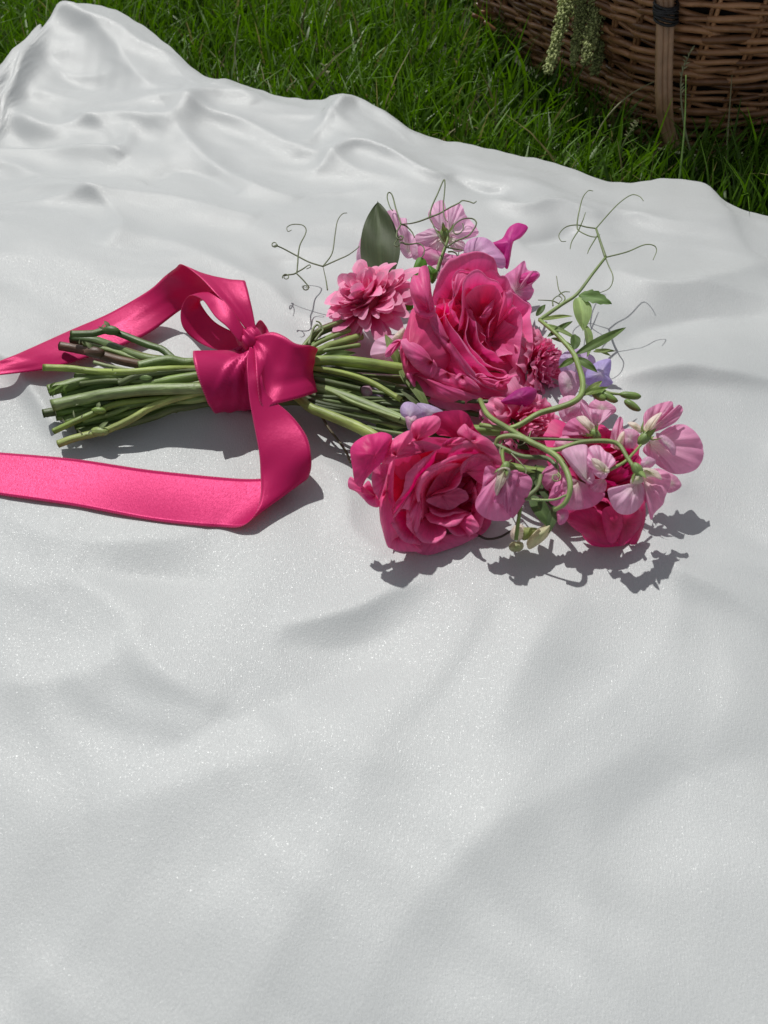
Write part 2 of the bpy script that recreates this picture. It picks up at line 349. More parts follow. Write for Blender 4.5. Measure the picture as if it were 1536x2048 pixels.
GX = np.repeat(cx[None], NYr, 0); GY = y0 + (eyc[None]-y0)*vv[:, None]
GZ = cloth_bumps(GX, GY)
# broad swell that carries the edge heights (top left lobe lies over a tuft of long grass)
dist = (eyc[None]-GY)
fall = np.exp(-(dist/.17)**2)
GZ = GZ*np.clip(.25+dist/.05, .25, 1) + ezc[None]*fall
def Hc(x, y):
    x = np.asarray(x, float); y = np.asarray(y, float)
    fi = np.clip((x-cx[0])/(cx[1]-cx[0]), 0, NX-1.001); i = fi.astype(int); f = fi-i
    eyx = np.interp(x, cx, eyc)
    fj = np.clip((y-y0)/(eyx-y0)*(NYr-1), 0, NYr-1.001); j = fj.astype(int); g = fj-j
    return (GZ[j, i]*(1-f)*(1-g)+GZ[j, i+1]*f*(1-g)+GZ[j+1, i]*(1-f)*g+GZ[j+1, i+1]*f*g)
def P(px, py, dz):                       # point dz above the cloth, seen at this photo pixel
    if dz > .026: dz = .026+(dz-.026)*.58
    d = ray(px, py); z = dz
    for _ in range(12):
        p = CAMP + d*((CAM_H-z)/(-d[2])); z = float(Hc(p[0], p[1]))+dz
    return CAMP + d*((CAM_H-z)/(-d[2]))
roll = [(.0012, -.0006), (.0022, -.0026), (.0018, -.008), (-.002, -.016), (-.008, -.026), (-.016, -.036)]
RX, RY, RZ = [GX], [GY], [GZ]
for dy, dz in roll:
    RX.append(cx[None]); RY.append(eyc[None]+dy); RZ.append(GZ[-1:]+dz*(1+ezc[None]*14))
GX2, GY2, GZ2 = map(np.vstack, (RX, RY, RZ))
V = np.stack([GX2, GY2, GZ2], -1).reshape(-1, 3)
cl = mesh_obj('picnic_cloth', V, grid_faces(GX2.shape[0], NX), M_cloth)
tag(cl, 'large white satin cloth spread in soft folds over the grass', 'cloth')
print('rose depth', depth_at(965, 656, .05))
# ------------------------------------------------------------------ ground and grass
GZ0 = -.045
gx = np.r_[np.linspace(-60, -2, 12), np.linspace(-1.8, 2.4, 60), np.linspace(3, 60, 12)]
gy = np.r_[np.linspace(-30, -1, 8), np.linspace(-.8, 3.5, 60), np.linspace(4, 160, 16)]
GGX, GGY = np.meshgrid(gx, gy); GGZ = GZ0-.008+.006*nz(np.stack([GGX, GGY], -1), 2, 1.1)*((np.abs(GGX) < 3) & (GGY < 4))
gr = mesh_obj('ground', np.stack([GGX, GGY, GGZ], -1).reshape(-1, 3), grid_faces(len(gy), len(gx)), M_soil)
tag(gr, kind='structure')
# basket footprint (rounded rectangle) is kept free of grass
BC = np.array((.345, .885)); BA = math.atan2(.926, -.378)
bdir = np.array((math.cos(BA), math.sin(BA))); bdir2 = np.array((bdir[1], -bdir[0]))
def make_grass():
    n = 105000
    r = RNG
    y = .45+ (r.random(n)**1.35)*3.3; x = r.uniform(-1, 1, n)*(.42+.62*y)+.05
    k = y > np.interp(x, ex, ey)+.006
    q = np.stack([x, y], 1)-BC
    ins = ((q@bdir) > -.0) & ((q@bdir) < .60) & ((q@bdir2) > .0) & ((q@bdir2) < .44)
    k &= ~ins
    near = ((q@bdir) > -.13) & ((q@bdir) < .60) & ((q@bdir2) > -.13) & (r.random(n) < .45)
    k &= ~near
    # along the two sides of the picture that a step aside would reveal
    x, y = x[k], y[k]; n = len(x)
    yaw = r.uniform(0, 2*np.pi, n); L = r.uniform(.035, .085, n)*(1+.25*nz(np.stack([x, y], 1), 9, 2.))
    longb = r.random(n) < .05; L[longb] *= 1.45
    L *= np.clip(.55+(y-np.interp(x, ex, ey))/.05, .7, 1.05)
    W = r.uniform(.0012, .0030, n); lean = np.abs(r.normal(.30, .28, n))
    dirx, diry = np.cos(yaw), np.sin(yaw)
    # general lay of the sward
    dirx = dirx*.9+.25+.35*nz(np.stack([x, y], 1), 11, 1.3); diry = diry*.9-.15
    nearc = (y-np.interp(x, ex, ey)) < .05
    diry[nearc] = np.abs(diry[nearc])+.2
    m = np.hypot(dirx, diry)+1e-6; dirx /= m; diry /= m
    face = r.uniform(0, np.pi, n); wx, wy = np.cos(face), np.sin(face)
    S = 5; vs = np.zeros((n, S*2, 3), np.float32); co = np.zeros((n, S*2, 3), np.float32); uvv = np.zeros((n, S*2, 2), np.float32)
    g = r.random(n)
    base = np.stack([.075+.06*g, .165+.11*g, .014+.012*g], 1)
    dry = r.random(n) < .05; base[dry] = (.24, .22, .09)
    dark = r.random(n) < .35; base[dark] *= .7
    for s in range(S):
        t = s/(S-1); h = L*(t*np.cos(lean*t)); o = L*t*np.sin(lean*t*1.3+.05)*1.05
        o = o + L*.35*lean*t*t
        cxp = x+dirx*o; cyp = y+diry*o; czp = GZ0-.008+h*(1-.12*lean*t)
        wd = W*(1-t**2.2)+.00015
        for q_, sg in ((0, -1), (1, 1)):
            vs[:, s*2+q_, 0] = cxp+sg*wx*wd; vs[:, s*2+q_, 1] = cyp+sg*wy*wd; vs[:, s*2+q_, 2] = czp
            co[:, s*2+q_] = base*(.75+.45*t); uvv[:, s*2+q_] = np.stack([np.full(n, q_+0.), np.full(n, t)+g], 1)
    f0 = np.array([[2*s, 2*s+1, 2*s+3, 2*s+2] for s in range(S-1)])
    F = (np.arange(n)[:, None, None]*(2*S)+f0[None]).reshape(-1, 4)
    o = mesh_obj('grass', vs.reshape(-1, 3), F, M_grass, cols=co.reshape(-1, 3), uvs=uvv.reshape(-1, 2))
    tag(o, 'long green lawn grass growing beyond the white cloth', 'grass', kind='stuff')
make_grass()
# ------------------------------------------------------------------ shape makers
def tube(name, pts, rad, mat, parent, col=(.1, .2, .04), sides=8, n=None, endcol=None, rough=0, cap=True, startcol=None, seed=0, flat=1.0):
    pts = np.asarray(pts, float)
    n = n or max(6, 5*len(pts))
    C = catmull(pts, n) if len(pts) > 2 else np.linspace(pts[0], pts[1], n)
    if name in ('stem', 'stalk') and C[:, 0].min() < -.02 and C[:, 1].max() < .6: C = bundle(C)
    rad = np.asarray(rad, float) if np.ndim(rad) else np.array([rad, rad], float)
    R = np.interp(np.linspace(0, 1, n), np.linspace(0, 1, len(rad)), rad)
    T = np.gradient(C, axis=0); T /= np.linalg.norm(T, axis=1)[:, None]+1e-12
    up = np.array((0, 0, 1.)) if abs(T[0][2]) < .9 else np.array((1., 0, 0))
    Nn = np.cross(up, T[0]); Nn /= np.linalg.norm(Nn)
    vs = []; 
    rr = np.random.default_rng(seed+len(pts)*7)
    ph = np.arange(sides)/sides*2*np.pi
    wob = 1+rough*rr.normal(size=(n, sides))
    for i in range(n):
        Nn = Nn-T[i]*(Nn@T[i]); Nn /= np.linalg.norm(Nn)+1e-12; B = np.cross(T[i], Nn)
        r_ = R[i]*wob[i]*(1+.11*np.cos(ph*5+1)+.05*np.cos(ph*3+2))
        vs.append(C[i]+np.outer(np.cos(ph)*r_, Nn)+np.outer(np.sin(ph)*r_*flat, B))
    vs = np.vstack(vs); F = grid_faces(n, sides, True).tolist()
    cols = np.tile(np.array(col), (len(vs), 1)).astype(float)
    tcol = np.repeat(np.linspace(0, 1, n), sides)[:, None]
    if endcol is not None: cols = cols*(1-tcol)+np.array(endcol)*tcol
    uv = np.stack([np.tile(np.arange(sides)/sides, n), np.repeat(np.linspace(0, 1, n)*np.linalg.norm(np.diff(C, axis=0), axis=1).sum()*20, sides)], 1)
    if cap and startcol is not None:          # pale cut face with its own hard edge
        ring = C[0]+(vs[:sides]-C[0])*.93-T[0]*R[0]*.05; k0 = len(vs)
        vs = np.vstack([vs, ring]); cols = np.vstack([cols, np.tile(np.array(startcol), (sides, 1))]); uv = np.vstack([uv, np.full((sides, 2), .5)])
        F += [[k, (k+1) % sides, k0+(k+1) % sides, k0+k] for k in range(sides)]+[[k0+k for k in range(sides)]]
    elif cap:
        vs = np.vstack([vs, C[0]+T[0]*-R[0]*.15, C[-1]+T[-1]*R[-1]*.3]); a_, b_ = len(vs)-2, len(vs)-1
        cc = startcol if startcol is not None else col
        cols = np.vstack([cols, cc, endcol if endcol is not None else col]); uv = np.vstack([uv, [[.5, 0], [.5, 1]]])
        F += [[a_, (k+1) % sides, k] for k in range(sides)]+[[b_, (n-1)*sides+k, (n-1)*sides+(k+1) % sides] for k in range(sides)]
    return mesh_obj(name, vs, F, mat, parent, cols, uv)
def merge_meshes(name, parts, mat, parent):
    vs, fs, cs, us, k = [], [], [], [], 0
    for v, f, c, u in parts:
        vs.append(v); fs += [[i+k for i in q] for q in f]; cs.append(c); us.append(u); k += len(v)
    return mesh_obj(name, np.vstack(vs), fs, mat, parent, np.vstack(cs), np.vstack(us))
def blob(name, p, r, col, mat, parent, ax=None, seed=0):
    """a small lumpy ovoid (calyx, node, bud); r = (rx, ry, rz), ax = long axis"""
    nr, ns = 9, 12; vs = []
    for i in range(nr):
        th = np.pi*i/(nr-1)
        for j in range(ns):
            f = 2*np.pi*j/ns; vs.append((np.sin(th)*np.cos(f), np.sin(th)*np.sin(f), np.cos(th)))
    vs = np.array(vs); vs *= (1+.10*nz(vs, seed, .6))[:, None]; vs = vs*np.array(r)
    if ax is not None:
        q = Vector(ax).to_track_quat('Z', 'Y').to_matrix(); vs = vs@np.array(q).T
    c = np.tile(np.array(col), (len(vs), 1))
    uv = np.stack([np.tile(np.arange(ns)/ns, nr), np.repeat(np.arange(nr)/nr, ns)], 1)
    return mesh_obj(name, vs+np.array(p), grid_faces(nr, ns, True), mat, parent, c, uv)
CAMDIR = np.array((0, CP, -SP))            # optical axis
class Frame:
    """places traced pixels on a tilted plane at a real depth: kx, ky = metres of extra depth per photo pixel"""
    def __init__(s, px, py, z, kx=0, ky=0, crop=(0, 0, 1)):
        s.cx, s.cy, s.kx, s.ky, s.c = px, py, kx, ky, crop
        p = P(px, py, z); s.D = float((p-CAMP)@CAMDIR)
    def full(s, x, y): return s.c[0]+x*s.c[2], s.c[1]+y*s.c[2]
    def at(s, x, y, e=0):
        X, Y = s.full(x, y)
        return Q(X, Y, s.D+s.kx*(X-s.cx)+s.ky*(Y-s.cy)-e)
def sheet_cols(t, u, c_base, c_mid, c_rim, seed=0):
    t = np.clip(t, 0, 1)[:, None]
    c = np.where(t < .5, np.array(c_base)*(1-t*2)+np.array(c_mid)*(t*2), np.array(c_mid)*(2-2*t)+np.array(c_rim)*(2*t-1))
    return c
def outline_petal(name, fr, pts, mat, parent, cols, e=0, dome=.004, base=None, dish=0, pleat=.0006, npl=5, ns=56, nt=9, rimcurl=-.002, seed=0, label=None, ekx=0, eky=0):
    """a thin curved petal whose edge is the traced outline; fan of rows from the claw (base) to the edge"""
    pts = np.asarray(pts, float)
    xy = pts[:, :2]; cxy = xy.mean(0)
    claw_ = getattr(fr, 'claw', None)
    if base is None and claw_ is not None:      # the petal springs from the side that faces the flower's claw
        near_ = xy[np.argmin(((xy-np.array(claw_))**2).sum(1))]; base = cxy+(near_-cxy)*.9
    elif base is None: pleat = pleat*.15
    b = np.array(base, float) if base is not None else cxy
    b = b+(cxy-b)*.12
    Eo = catmull(xy, ns, closed=True)
    rr = np.random.default_rng(seed+int(abs(pts.sum())) % 1000)
    size = np.abs(Eo-cxy).max()*fr.c[2]*fr.D/FPX
    vs, tl, ul = [], [], []
    ph = rr.uniform(0, 6.28, 3)
    for i in range(nt):
        t = i/(nt-1)
        for j in range(ns):
            q = b+(Eo[j]-b)*t
            a_ = 2*np.pi*j/ns
            # elevation of the sheet towards the viewer
            dc = np.linalg.norm((q-cxy)*fr.c[2])/max(1, np.linalg.norm((Eo[j]-cxy)*fr.c[2]))
            el = e+dome*(1-min(dc, 1.1)**2)+dish*t*t+pleat*np.sin(a_*npl+ph[0]+t*1.5)*t+pleat*.7*np.sin(a_*(npl*2+1)+ph[1])*t*t
            el += rimcurl*max(0, t-.72)**2/.078*(.6+.4*np.sin(a_*3+ph[2]))
            X, Y = fr.full(*q); el += ekx*(X-fr.full(*cxy)[0])+eky*(Y-fr.full(*cxy)[1])
            vs.append(fr.at(q[0], q[1], el)); tl.append(t); ul.append(j/ns*1.0)
    vs = np.array(vs)
    vs += (.0007*nz(vs, seed, 55.)+.0004*nz(vs, seed+1, 140.))[:, None]*-CAMDIR
    tl = np.array(tl); ul = np.array(ul)
    c = sheet_cols(tl, ul, *cols)
    uv = np.stack([ul, tl], 1)
    o = mesh_obj(name, vs, grid_faces(nt, ns, True), mat, parent, c, uv)
    if label: o['label'] = label
    return o
def rim_petal(name, fr, rim, base, mat, parent, cols, e=0, bulge=.35, lip=.004, liprows=4, ns=34, nt=12, axis=None, seed=0, bdepth=-.045, ruffle=.0008, label=None, lipdrop=.5):
    """a cupped petal: a traced rim curve, curving down to the flower's base; lip = width of the rolled-back edge"""
    R2 = catmull(np.asarray(rim, float), ns*2); R2 = arc_resample(R2[:, :2], ns) if R2.shape[1] == 2 else arc_resample(R2, ns)
    rr = np.random.default_rng(seed+77)
    rimp = []
    for i, q in enumerate(R2):
        s = i/(ns-1)
        ee = e+(q[2] if len(q) > 2 else 0)+ruffle*np.sin(s*9+seed)+.6*ruffle*np.sin(s*23+seed*2)
        ee -= .010*(abs(2*s-1)**4)
        rimp.append(fr.at(q[0], q[1], ee))
    rimp = np.array(rimp); bp = fr.at(base[0], base[1], bdepth)
    axis = np.array(axis, float); axis /= np.linalg.norm(axis)
    vs, tl, ul = [], [], []
    rad = rimp-bp; outw = rad-np.outer(rad@axis, axis); on = np.linalg.norm(outw, axis=1)[:, None]; outw = outw/(on+1e-6)
    Lr = np.linalg.norm(rad, axis=1)[:, None]
    b1 = bp+outw*Lr*bulge+axis*Lr*.10; b2 = bp+rad*.72+outw*Lr*bulge*.42
    for i in range(nt):
        t = i/(nt-1)
        row = bp*(1-t)**3+3*b1*t*(1-t)**2+3*b2*t*t*(1-t)+rimp*t**3
        vs.append(row); tl += [t*.9]*ns; ul += list(np.linspace(0, 1, ns))
    tang = vs[-1]-vs[-2]; tang /= np.linalg.norm(tang, axis=1)[:, None]+1e-9
    lw = lip*np.clip(np.sin(np.pi*np.linspace(.04, .96, ns)), .15, 1)**.7*(.8+.35*np.sin(np.linspace(0, 7, ns)+seed))
    cur = vs[-1].copy()
    for k in range(1, liprows+1):
        a_ = k/liprows*np.pi*lipdrop*1.25
        stepd = tang*np.cos(a_)+outw*np.sin(a_)
        cur = cur+stepd*(lw/liprows)[:, None]; vs.append(cur.copy()); tl += [.9+.1*k/liprows]*ns; ul += list(np.linspace(0, 1, ns))
    vs = np.vstack(vs)
    tl = np.array(tl); 
    vs += (.0008*nz(vs, seed, 45.)+.0004*nz(vs, seed+3, 120.))[:, None]*outw[np.tile(np.arange(ns), nt+liprows)]*np.clip(tl*1.3, 0, 1)[:, None]
    c = sheet_cols(tl, None, *cols)
    o = mesh_obj(name, vs, grid_faces(nt+liprows, ns), mat, parent, c, np.stack([np.array(ul)*.8, tl], 1))
    if label: o['label'] = label
    return o
def gen_petal(name, fr_o, axis, phi, open_, R, H, wa, mat, parent, cols, curl=.25, seed=0, ns=15, nt=11, ruffle=.03, side=None, claw=.06, notch=.0, flop=0.):
    """one petal of a generated flower: fr_o origin, axis direction, phi azimuth, open_ = opening angle at the rim"""
    ax = np.array(axis, float); ax /= np.linalg.norm(ax)
    s0 = np.array(side if side is not None else (1., 0, 0)); s0 = s0-ax*(s0@ax); s0 /= np.linalg.norm(s0); t0 = np.cross(ax, s0)
    rr = np.random.default_rng(seed); p1, p2 = rr.uniform(0, 6.28, 2)
    s = np.linspace(-1, 1, ns)[None]; t = np.linspace(0, 1, nt)[:, None]
    tt = t*(1-.26*np.abs(s)**2.6-notch*np.exp(-(s/.25)**2))
    half = wa*(.22+.78*np.sin(np.clip(tt*1.05, 0, 1)*np.pi*.62)**1.2)
    ang = phi+s*half
    # profile: rises and opens; cup then recurve
    rad = R*(claw+(1-claw)*(np.sin(open_)*tt+ .30*np.cos(open_)*np.sin(np.pi*np.clip(tt, 0, 1))*.8))
    hei = H*(np.cos(open_)*tt + .10*np.sin(np.pi*tt))
    c_ = np.clip((tt-.72)/.28, 0, 1)
    rad = rad+R*curl*c_**1.7*.45; hei = hei-H*curl*c_**2*.55
    rad = rad+R*.07*s+R*curl*.22*np.abs(s)**3*tt
    rad = rad+R*ruffle*(np.sin(s*5+p1)+.6*np.sin(s*11+p2))*tt**3
    hei = hei+H*ruffle*np.sin(s*7+p2)*tt**3
    hei = hei-flop*H*tt**2
    X = (np.cos(ang)*rad)[..., None]*s0+(np.sin(ang)*rad)[..., None]*t0+hei[..., None]*ax+np.array(fr_o)
    T = np.broadcast_to(t, ang.shape).ravel()
    c = sheet_cols(T, None, *cols)
    uv = np.stack([np.broadcast_to((s+1)/2, ang.shape).ravel(), T], 1)
    return mesh_obj(name, X.reshape(-1, 3), grid_faces(nt, ns), mat, parent, c, uv)
def leaf(name, base, tip, width, mat, parent, col, lift=.2, fold=.25, serr=0, seed=0, wpos=.42, nrm=None, bend=0.0, nt=16, ns=9, label=None):
    base, tip = np.array(base, float), np.array(tip, float); ax = tip-base; L = np.linalg.norm(ax); ax /= L
    nrm = np.array(nrm if nrm is not None else (0, -.55, .83), float); nrm -= ax*(nrm@ax); nrm /= np.linalg.norm(nrm); sd = np.cross(ax, nrm)
    vs, uv = [], []
    rr = np.random.default_rng(seed)
    for i in range(nt):
        t = i/(nt-1); wv = width/2*(np.sin(np.pi*t**(math.log(.5)/math.log(wpos)))**.8)
        for j in range(ns):
            s = -1+2*j/(ns-1); k = 1+(serr*((i % 3)/2-.4) if abs(s) > .9 else 0)
            v = base+ax*L*t+sd*s*wv*k+nrm*(lift*L*math.sin(math.pi*t)+fold*wv*abs(s)-.1*wv*s*s+.04*width*math.sin(9*t+s*3+seed))
            v += sd*bend*L*t*t
            vs.append(v); uv.append((j/(ns-1), t*1.5))
    vs = np.array(vs); c = np.tile(np.array(col), (len(vs), 1)).astype(float)
    mid = np.array([abs(u[0]-.5) < .07 for u in uv]); c[mid] *= 1.35
    o = mesh_obj(name, vs, grid_faces(nt, ns), mat, parent, c, uv)
    if label: o['label'] = label
    return o
WC = None
def bundle(C):
    """draw a stem in towards the middle of the bundle where the ribbon holds it"""
    C = np.array(C); L0, L1 = P(397, 766, .020), P(548, 760, .020)
    for i, p in enumerate(C):
        u = (p[0]-L0[0])/(L1[0]-L0[0]); c = L0+(L1-L0)*u
        wgt = np.clip(1-abs(u-.5)*2+1.25, 0, 1); wgt = wgt*wgt*(3-2*wgt) if wgt < 1 else 1
        if wgt <= 0 or abs(u-.5) > 1.2: continue
        dy, dz = p[1]-c[1], p[2]-c[2]; r_ = math.hypot(dy/.0215, dz/.0205)
        if r_ > .76:
            k = 1-wgt*(1-.76/r_); C[i, 1] = c[1]+dy*k; C[i, 2] = c[2]+dz*k
    return C
def PP(pts, dz=None, zs=1.0):
    return np.array([P(p[0], p[1], (p[2] if len(p) > 2 else dz)*zs) for p in pts])
# ------------------------------------------------------------------ colours (base reflectances)
RC = ((.68, .12, .24), (.93, .12, .38), (.95, .27, .54))        # claw, blade, rim of the big roses
RCb = ((.66, .07, .17), (.89, .09, .31), (.91, .20, .43))
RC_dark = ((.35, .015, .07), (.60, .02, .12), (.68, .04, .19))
PC = ((.84, .10, .30), (.93, .15, .42), (.96, .46, .66))         # pompom ranunculus
FC = ((.74, .07, .22), (.90, .12, .37), (.94, .36, .57))
SPK = ((.90, .86, .74), (.94, .50, .70), (.93, .42, .66))        # sweet pea pink
SPM = ((.90, .74, .76), (.90, .34, .61), (.89, .30, .58))        # mauve
SPP = ((.90, .84, .80), (.92, .62, .80), (.92, .54, .76))        # pale pink
SPV = ((.76, .68, .80), (.66, .54, .78), (.64, .50, .78))        # lilac
SPG = ((.74, .12, .45), (.72, .08, .38), (.72, .07, .36))        # magenta
CREAM = ((.62, .66, .38), (.85, .78, .66), (.88, .80, .74))
G1, G2, G3, G4 = (.13, .22, .045), (.20, .30, .075), (.055, .105, .028), (.10, .16, .07)
BROWN = (.085, .045, .028)
CUT = (.34, .36, .20)
# ================================================================== BOUQUET
# ---- rose with petals traced from the flower (big upper rose)
def big_rose():
    cA = (780, 500, .19531)
    fr = Frame(965, 656, .056, .00015, -.00006, cA)
    base = (430, 1030); fr.claw = (760, 900)
    bpos = fr.at(base[0], base[1], -.046)
    axis = np.array((.62, -.42, .64)); axis /= np.linalg.norm(axis)
    r = empty('rose', P(860, 720, .0))
    tag(r, 'largest open pink rose on top of the bouquet, beside the pompom bloom', 'rose')
    def rp(rim, e=0, bulge=.35, lip=.004, cols=RC, **k): return rim_petal('petal', fr, rim, k.pop('base', base), M_rose, r, cols, e=e, bulge=bulge, lip=lip, axis=axis, **k)
    def op(pts, **k): return outline_petal('petal', fr, pts, M_rose, r, k.pop('cols', RC), **k)
    cen = (1010, 830)
    # heart
    rp([(905,690),(935,690),(985,680),(1030,650),(1060,560),(1070,500)], e=-.012, bulge=.1, lip=.002, base=(960,840), bdepth=-.04, seed=1)
    op([(970,600),(1005,560),(1072,500),(1060,570),(1030,650),(985,690),(915,692),(950,665),(985,650)], e=-.011, dome=.002, seed=2)
    rp([(1125,600),(1080,670),(1030,740),(1018,820),(1015,920)], e=-.012, bulge=.15, lip=.0015, base=(960,900), bdepth=-.04, seed=3)
    rp([(1015,990),(985,930),(985,880),(930,840),(900,800)], e=-.014, bulge=.1, lip=.001, base=(960,900), bdepth=-.045, seed=4)
    # inner right lit petal
    rp([(1140,670),(1180,740),(1250,790),(1310,850),(1300,950),(1280,1040),(1200,1065),(1110,1085)], e=-.006, bulge=.05, lip=.002, base=(1010,960), bdepth=-.034, seed=5)
    rp([(785,600),(815,690),(860,735),(885,750),(890,830),(910,930),(955,980),(1005,1018),(1080,1050),(1140,1120),(1185,1172)], e=-.006, bulge=.22, lip=.0018, base=(860,1050), bdepth=-.04, seed=6)
    rp([(780,590),(800,680),(795,780),(780,880),(795,950),(850,1020),(930,1095),(975,1150),(1060,1200),(1180,1235),(1200,1290)], e=-.003, bulge=.22, lip=.0018, base=(760,1060), bdepth=-.04, seed=7)
    rp([(770,510),(800,460),(860,410),(940,372),(1050,365),(1100,400),(1140,480),(1165,620),(1160,700)], e=-.004, bulge=.05, lip=.0025, base=(930,760), bdepth=-.045, seed=8)
    rp([(700,830),(720,740),(742,620),(742,500),(748,400),(775,315),(830,262),(900,232),(960,262),(1010,310),(1100,330),(1160,420)], e=.001, bulge=.12, lip=.0025, base=(840,760), bdepth=-.04, seed=9)
    rp([(545,490),(570,560),(562,640),(600,740),(680,850),(755,935),(800,1015),(880,1110),(960,1185),(1010,1245),(1090,1298),(1180,1308),(1215,1280)], e=.002, bulge=.25, lip=.0028, base=(560,1060), bdepth=-.04, seed=10)
    rp([(705,760),(690,690),(660,640),(610,590),(650,520),(680,430)], e=.000, bulge=.2, lip=.002, base=(600,900), bdepth=-.03, seed=11)
    op([(640,560),(655,470),(700,390),(740,360),(745,250),(810,232),(740,208),(680,240),(662,290),(672,320),(632,308),(640,350),(655,400)], e=-.004, dome=.002, seed=12)
    rp([(630,560),(655,450),(640,330),(670,245),(740,210),(800,232),(870,230)], e=-.003, bulge=.15, lip=.002, base=(700,700), bdepth=-.035, seed=13)
    rp([(950,240),(1050,238),(1120,290),(1190,300),(1230,390),(1240,520),(1230,640)], e=-.006, bulge=.05, lip=.004, base=(930,700), bdepth=-.045, seed=14)
    # right outer petals
    rp([(1160,420),(1260,455),(1360,535),(1442,590),(1425,700),(1440,800),(1450,900),(1445,1040),(1390,1170),(1310,1270)], e=-.003, bulge=.02, lip=.003, base=(1010,900), bdepth=-.045, seed=15)
    rp([(1160,520),(1240,590),(1330,640),(1360,760),(1340,900),(1330,1010),(1310,1100),(1290,1240)], e=.003, bulge=.02, lip=.003, base=(1020,900), bdepth=-.04, seed=16)
    rp([(1165,420),(1200,500),(1250,500),(1250,575),(1300,590)], e=.006, bulge=.05, lip=.005, base=(1080,800), bdepth=-.02, seed=17)
    # back top petal with thick rolled rim
    rp([(460,570),(448,480),(500,360),(560,250),(650,160),(780,90),(880,60),(980,60),(1060,100),(1095,180),(1110,260),(1180,300)], e=-.010, bulge=.05, lip=.009, lipdrop=.9, base=(760,760), bdepth=-.06, seed=18)
    op([(455,560),(450,470),(520,330),(640,180),(780,95),(900,62),(1010,70),(1080,140),(1110,290),(1230,380),(1300,480),(1200,560),(900,520),(640,560),(520,560)], e=-.022, dome=-.006, pleat=.0015, seed=19)
    # long rim with the rolled lower lip
    rp([(400,655),(470,750),(530,860),(590,960),(650,1030),(700,1130),(760,1210),(850,1300),(960,1365),(1060,1395),(1180,1400),(1290,1340),(1315,1280)], e=.005, bulge=.28, lip=.006, base=(440,1100), bdepth=-.035, seed=20)
    op([(1050,1395),(1110,1340),(1190,1335),(1240,1290),(1290,1272),(1318,1300),(1312,1350),(1250,1405),(1160,1440),(1090,1432)], e=.007, dome=.005, rimcurl=-.004, seed=21)
    op([(860,1290),(940,1262),(1010,1310),(1110,1340),(1130,1390),(1050,1420),(960,1380)], e=.006, dome=.003, seed=22)
    op([(655,1330),(690,1275),(725,1260),(800,1300),(870,1350),(930,1430),(880,1452),(800,1440),(720,1420)], e=.008, dome=.006, rimcurl=-.005, seed=23)
    op([(470,1200),(560,1230),(680,1320),(700,1290),(870,1350),(935,1445),(860,1460),(700,1440),(560,1370),(440,1310)], e=.004, dome=.004, seed=24)
    # outer left body
    op([(240,590),(170,780),(118,930),(100,1040),(130,1190),(190,1330),(330,1290),(480,1230),(560,1230),(640,1050),(560,880),(470,720),(380,640)], e=-.002, dome=.016, base=(160,1150), pleat=.001, rimcurl=-.003, seed=25, nt=13, cols=((.6,.09,.2),(.80,.07,.24),(.82,.12,.32)))
    op([(110,930),(190,905),(290,945),(390,1040),(470,1150),(485,1220),(450,1300),(400,1312),(320,1260),(230,1180),(150,1060)], e=.010, dome=.007, rimcurl=-.004, seed=26)
    op([(400,660),(470,640),(520,760),(600,900),(700,1060),(800,1200),(900,1290),(860,1330),(740,1230),(620,1070),(520,960),(430,800)], e=.006, dome=.004, seed=27)
    op([(175,1260),(300,1250),(480,1330),(650,1420),(830,1470),(940,1510),(930,1560),(820,1580),(650,1570),(400,1500),(270,1430),(200,1340)], e=.003, dome=.010, base=(200,1250), rimcurl=-.003, seed=28, nt=11)
    op([(130,1150),(180,1330),(300,1480),(450,1590),(600,1640),(800,1640),(950,1620),(1150,1530),(1300,1430),(1000,1380),(600,1250),(300,1100)], e=-.006, dome=.008, base=(250,1150), seed=29, nt=11)
    op([(930,1495),(962,1512),(1040,1480),(1170,1480),(1180,1520),(1110,1570),(1040,1620),(1000,1720),(950,1760),(908,1710),(925,1640),(950,1570)], e=.0, dome=.003, rimcurl=-.003, seed=30)
    op([(300,190),(355,160),(392,185),(412,300),(425,430),(445,530),(470,625),(430,690),(380,705),(320,690),(258,640),(240,560),(212,460),(203,360),(235,262),(285,258)], e=.014, dome=.009, rimcurl=-.006, seed=31, nt=11, cols=((.82,.14,.38),(.84,.12,.34),(.84,.16,.40)))
    op([(-50,1090),(-30,1000),(50,925),(112,918),(105,970),(50,1040),(0,1090)], e=.004, dome=.003, seed=32)
    # deeper petals of the cup
    for q_, (sc_, e_) in enumerate(((1., -.020), (.8, -.026))):
        op([(960+(x-960)*sc_, 800+(y-800)*sc_) for x, y in [(470,560),(560,330),(760,170),(980,130),(1130,300),(1330,520),(1400,800),(1390,1050),(1250,1300),(1000,1360),(760,1200),(560,950)]], e=e_, dome=-.014, pleat=.002, npl=7, nt=12, seed=60+q_, cols=RCb)
    for k, (ph, op_) in enumerate([(i*2.4, .5+.5*(i/12)) for i in range(13)]):
        gen_petal('petal', bpos, axis, ph, op_*.9, .040, .040, .75, M_rose, r, RCb, seed=50+k, curl=.1)
    # stem and sepals
    tube('stem', PP([(130,820,.010),(215,800,.016),(300,770,.024),(404,752,.026),(520,740,.030),(633,722,.036),(709,724,.038),(807,738,.036),(850,735,.04)]), [.0034, .0034, .0036, .0044], M_stem, r, G1, 10, 60, endcol=(.26, .36, .08), startcol=CUT)
    b_ = P(800, 735, .038)
    for k, q in enumerate([(770,668,.052),(818,690,.058),(830,790,.03),(868,838,.03)]):
        leaf('sepal', b_, P(*q), .007, M_leaf, r, (.16, .22, .06), .12, .2, seed=k)
big_rose()
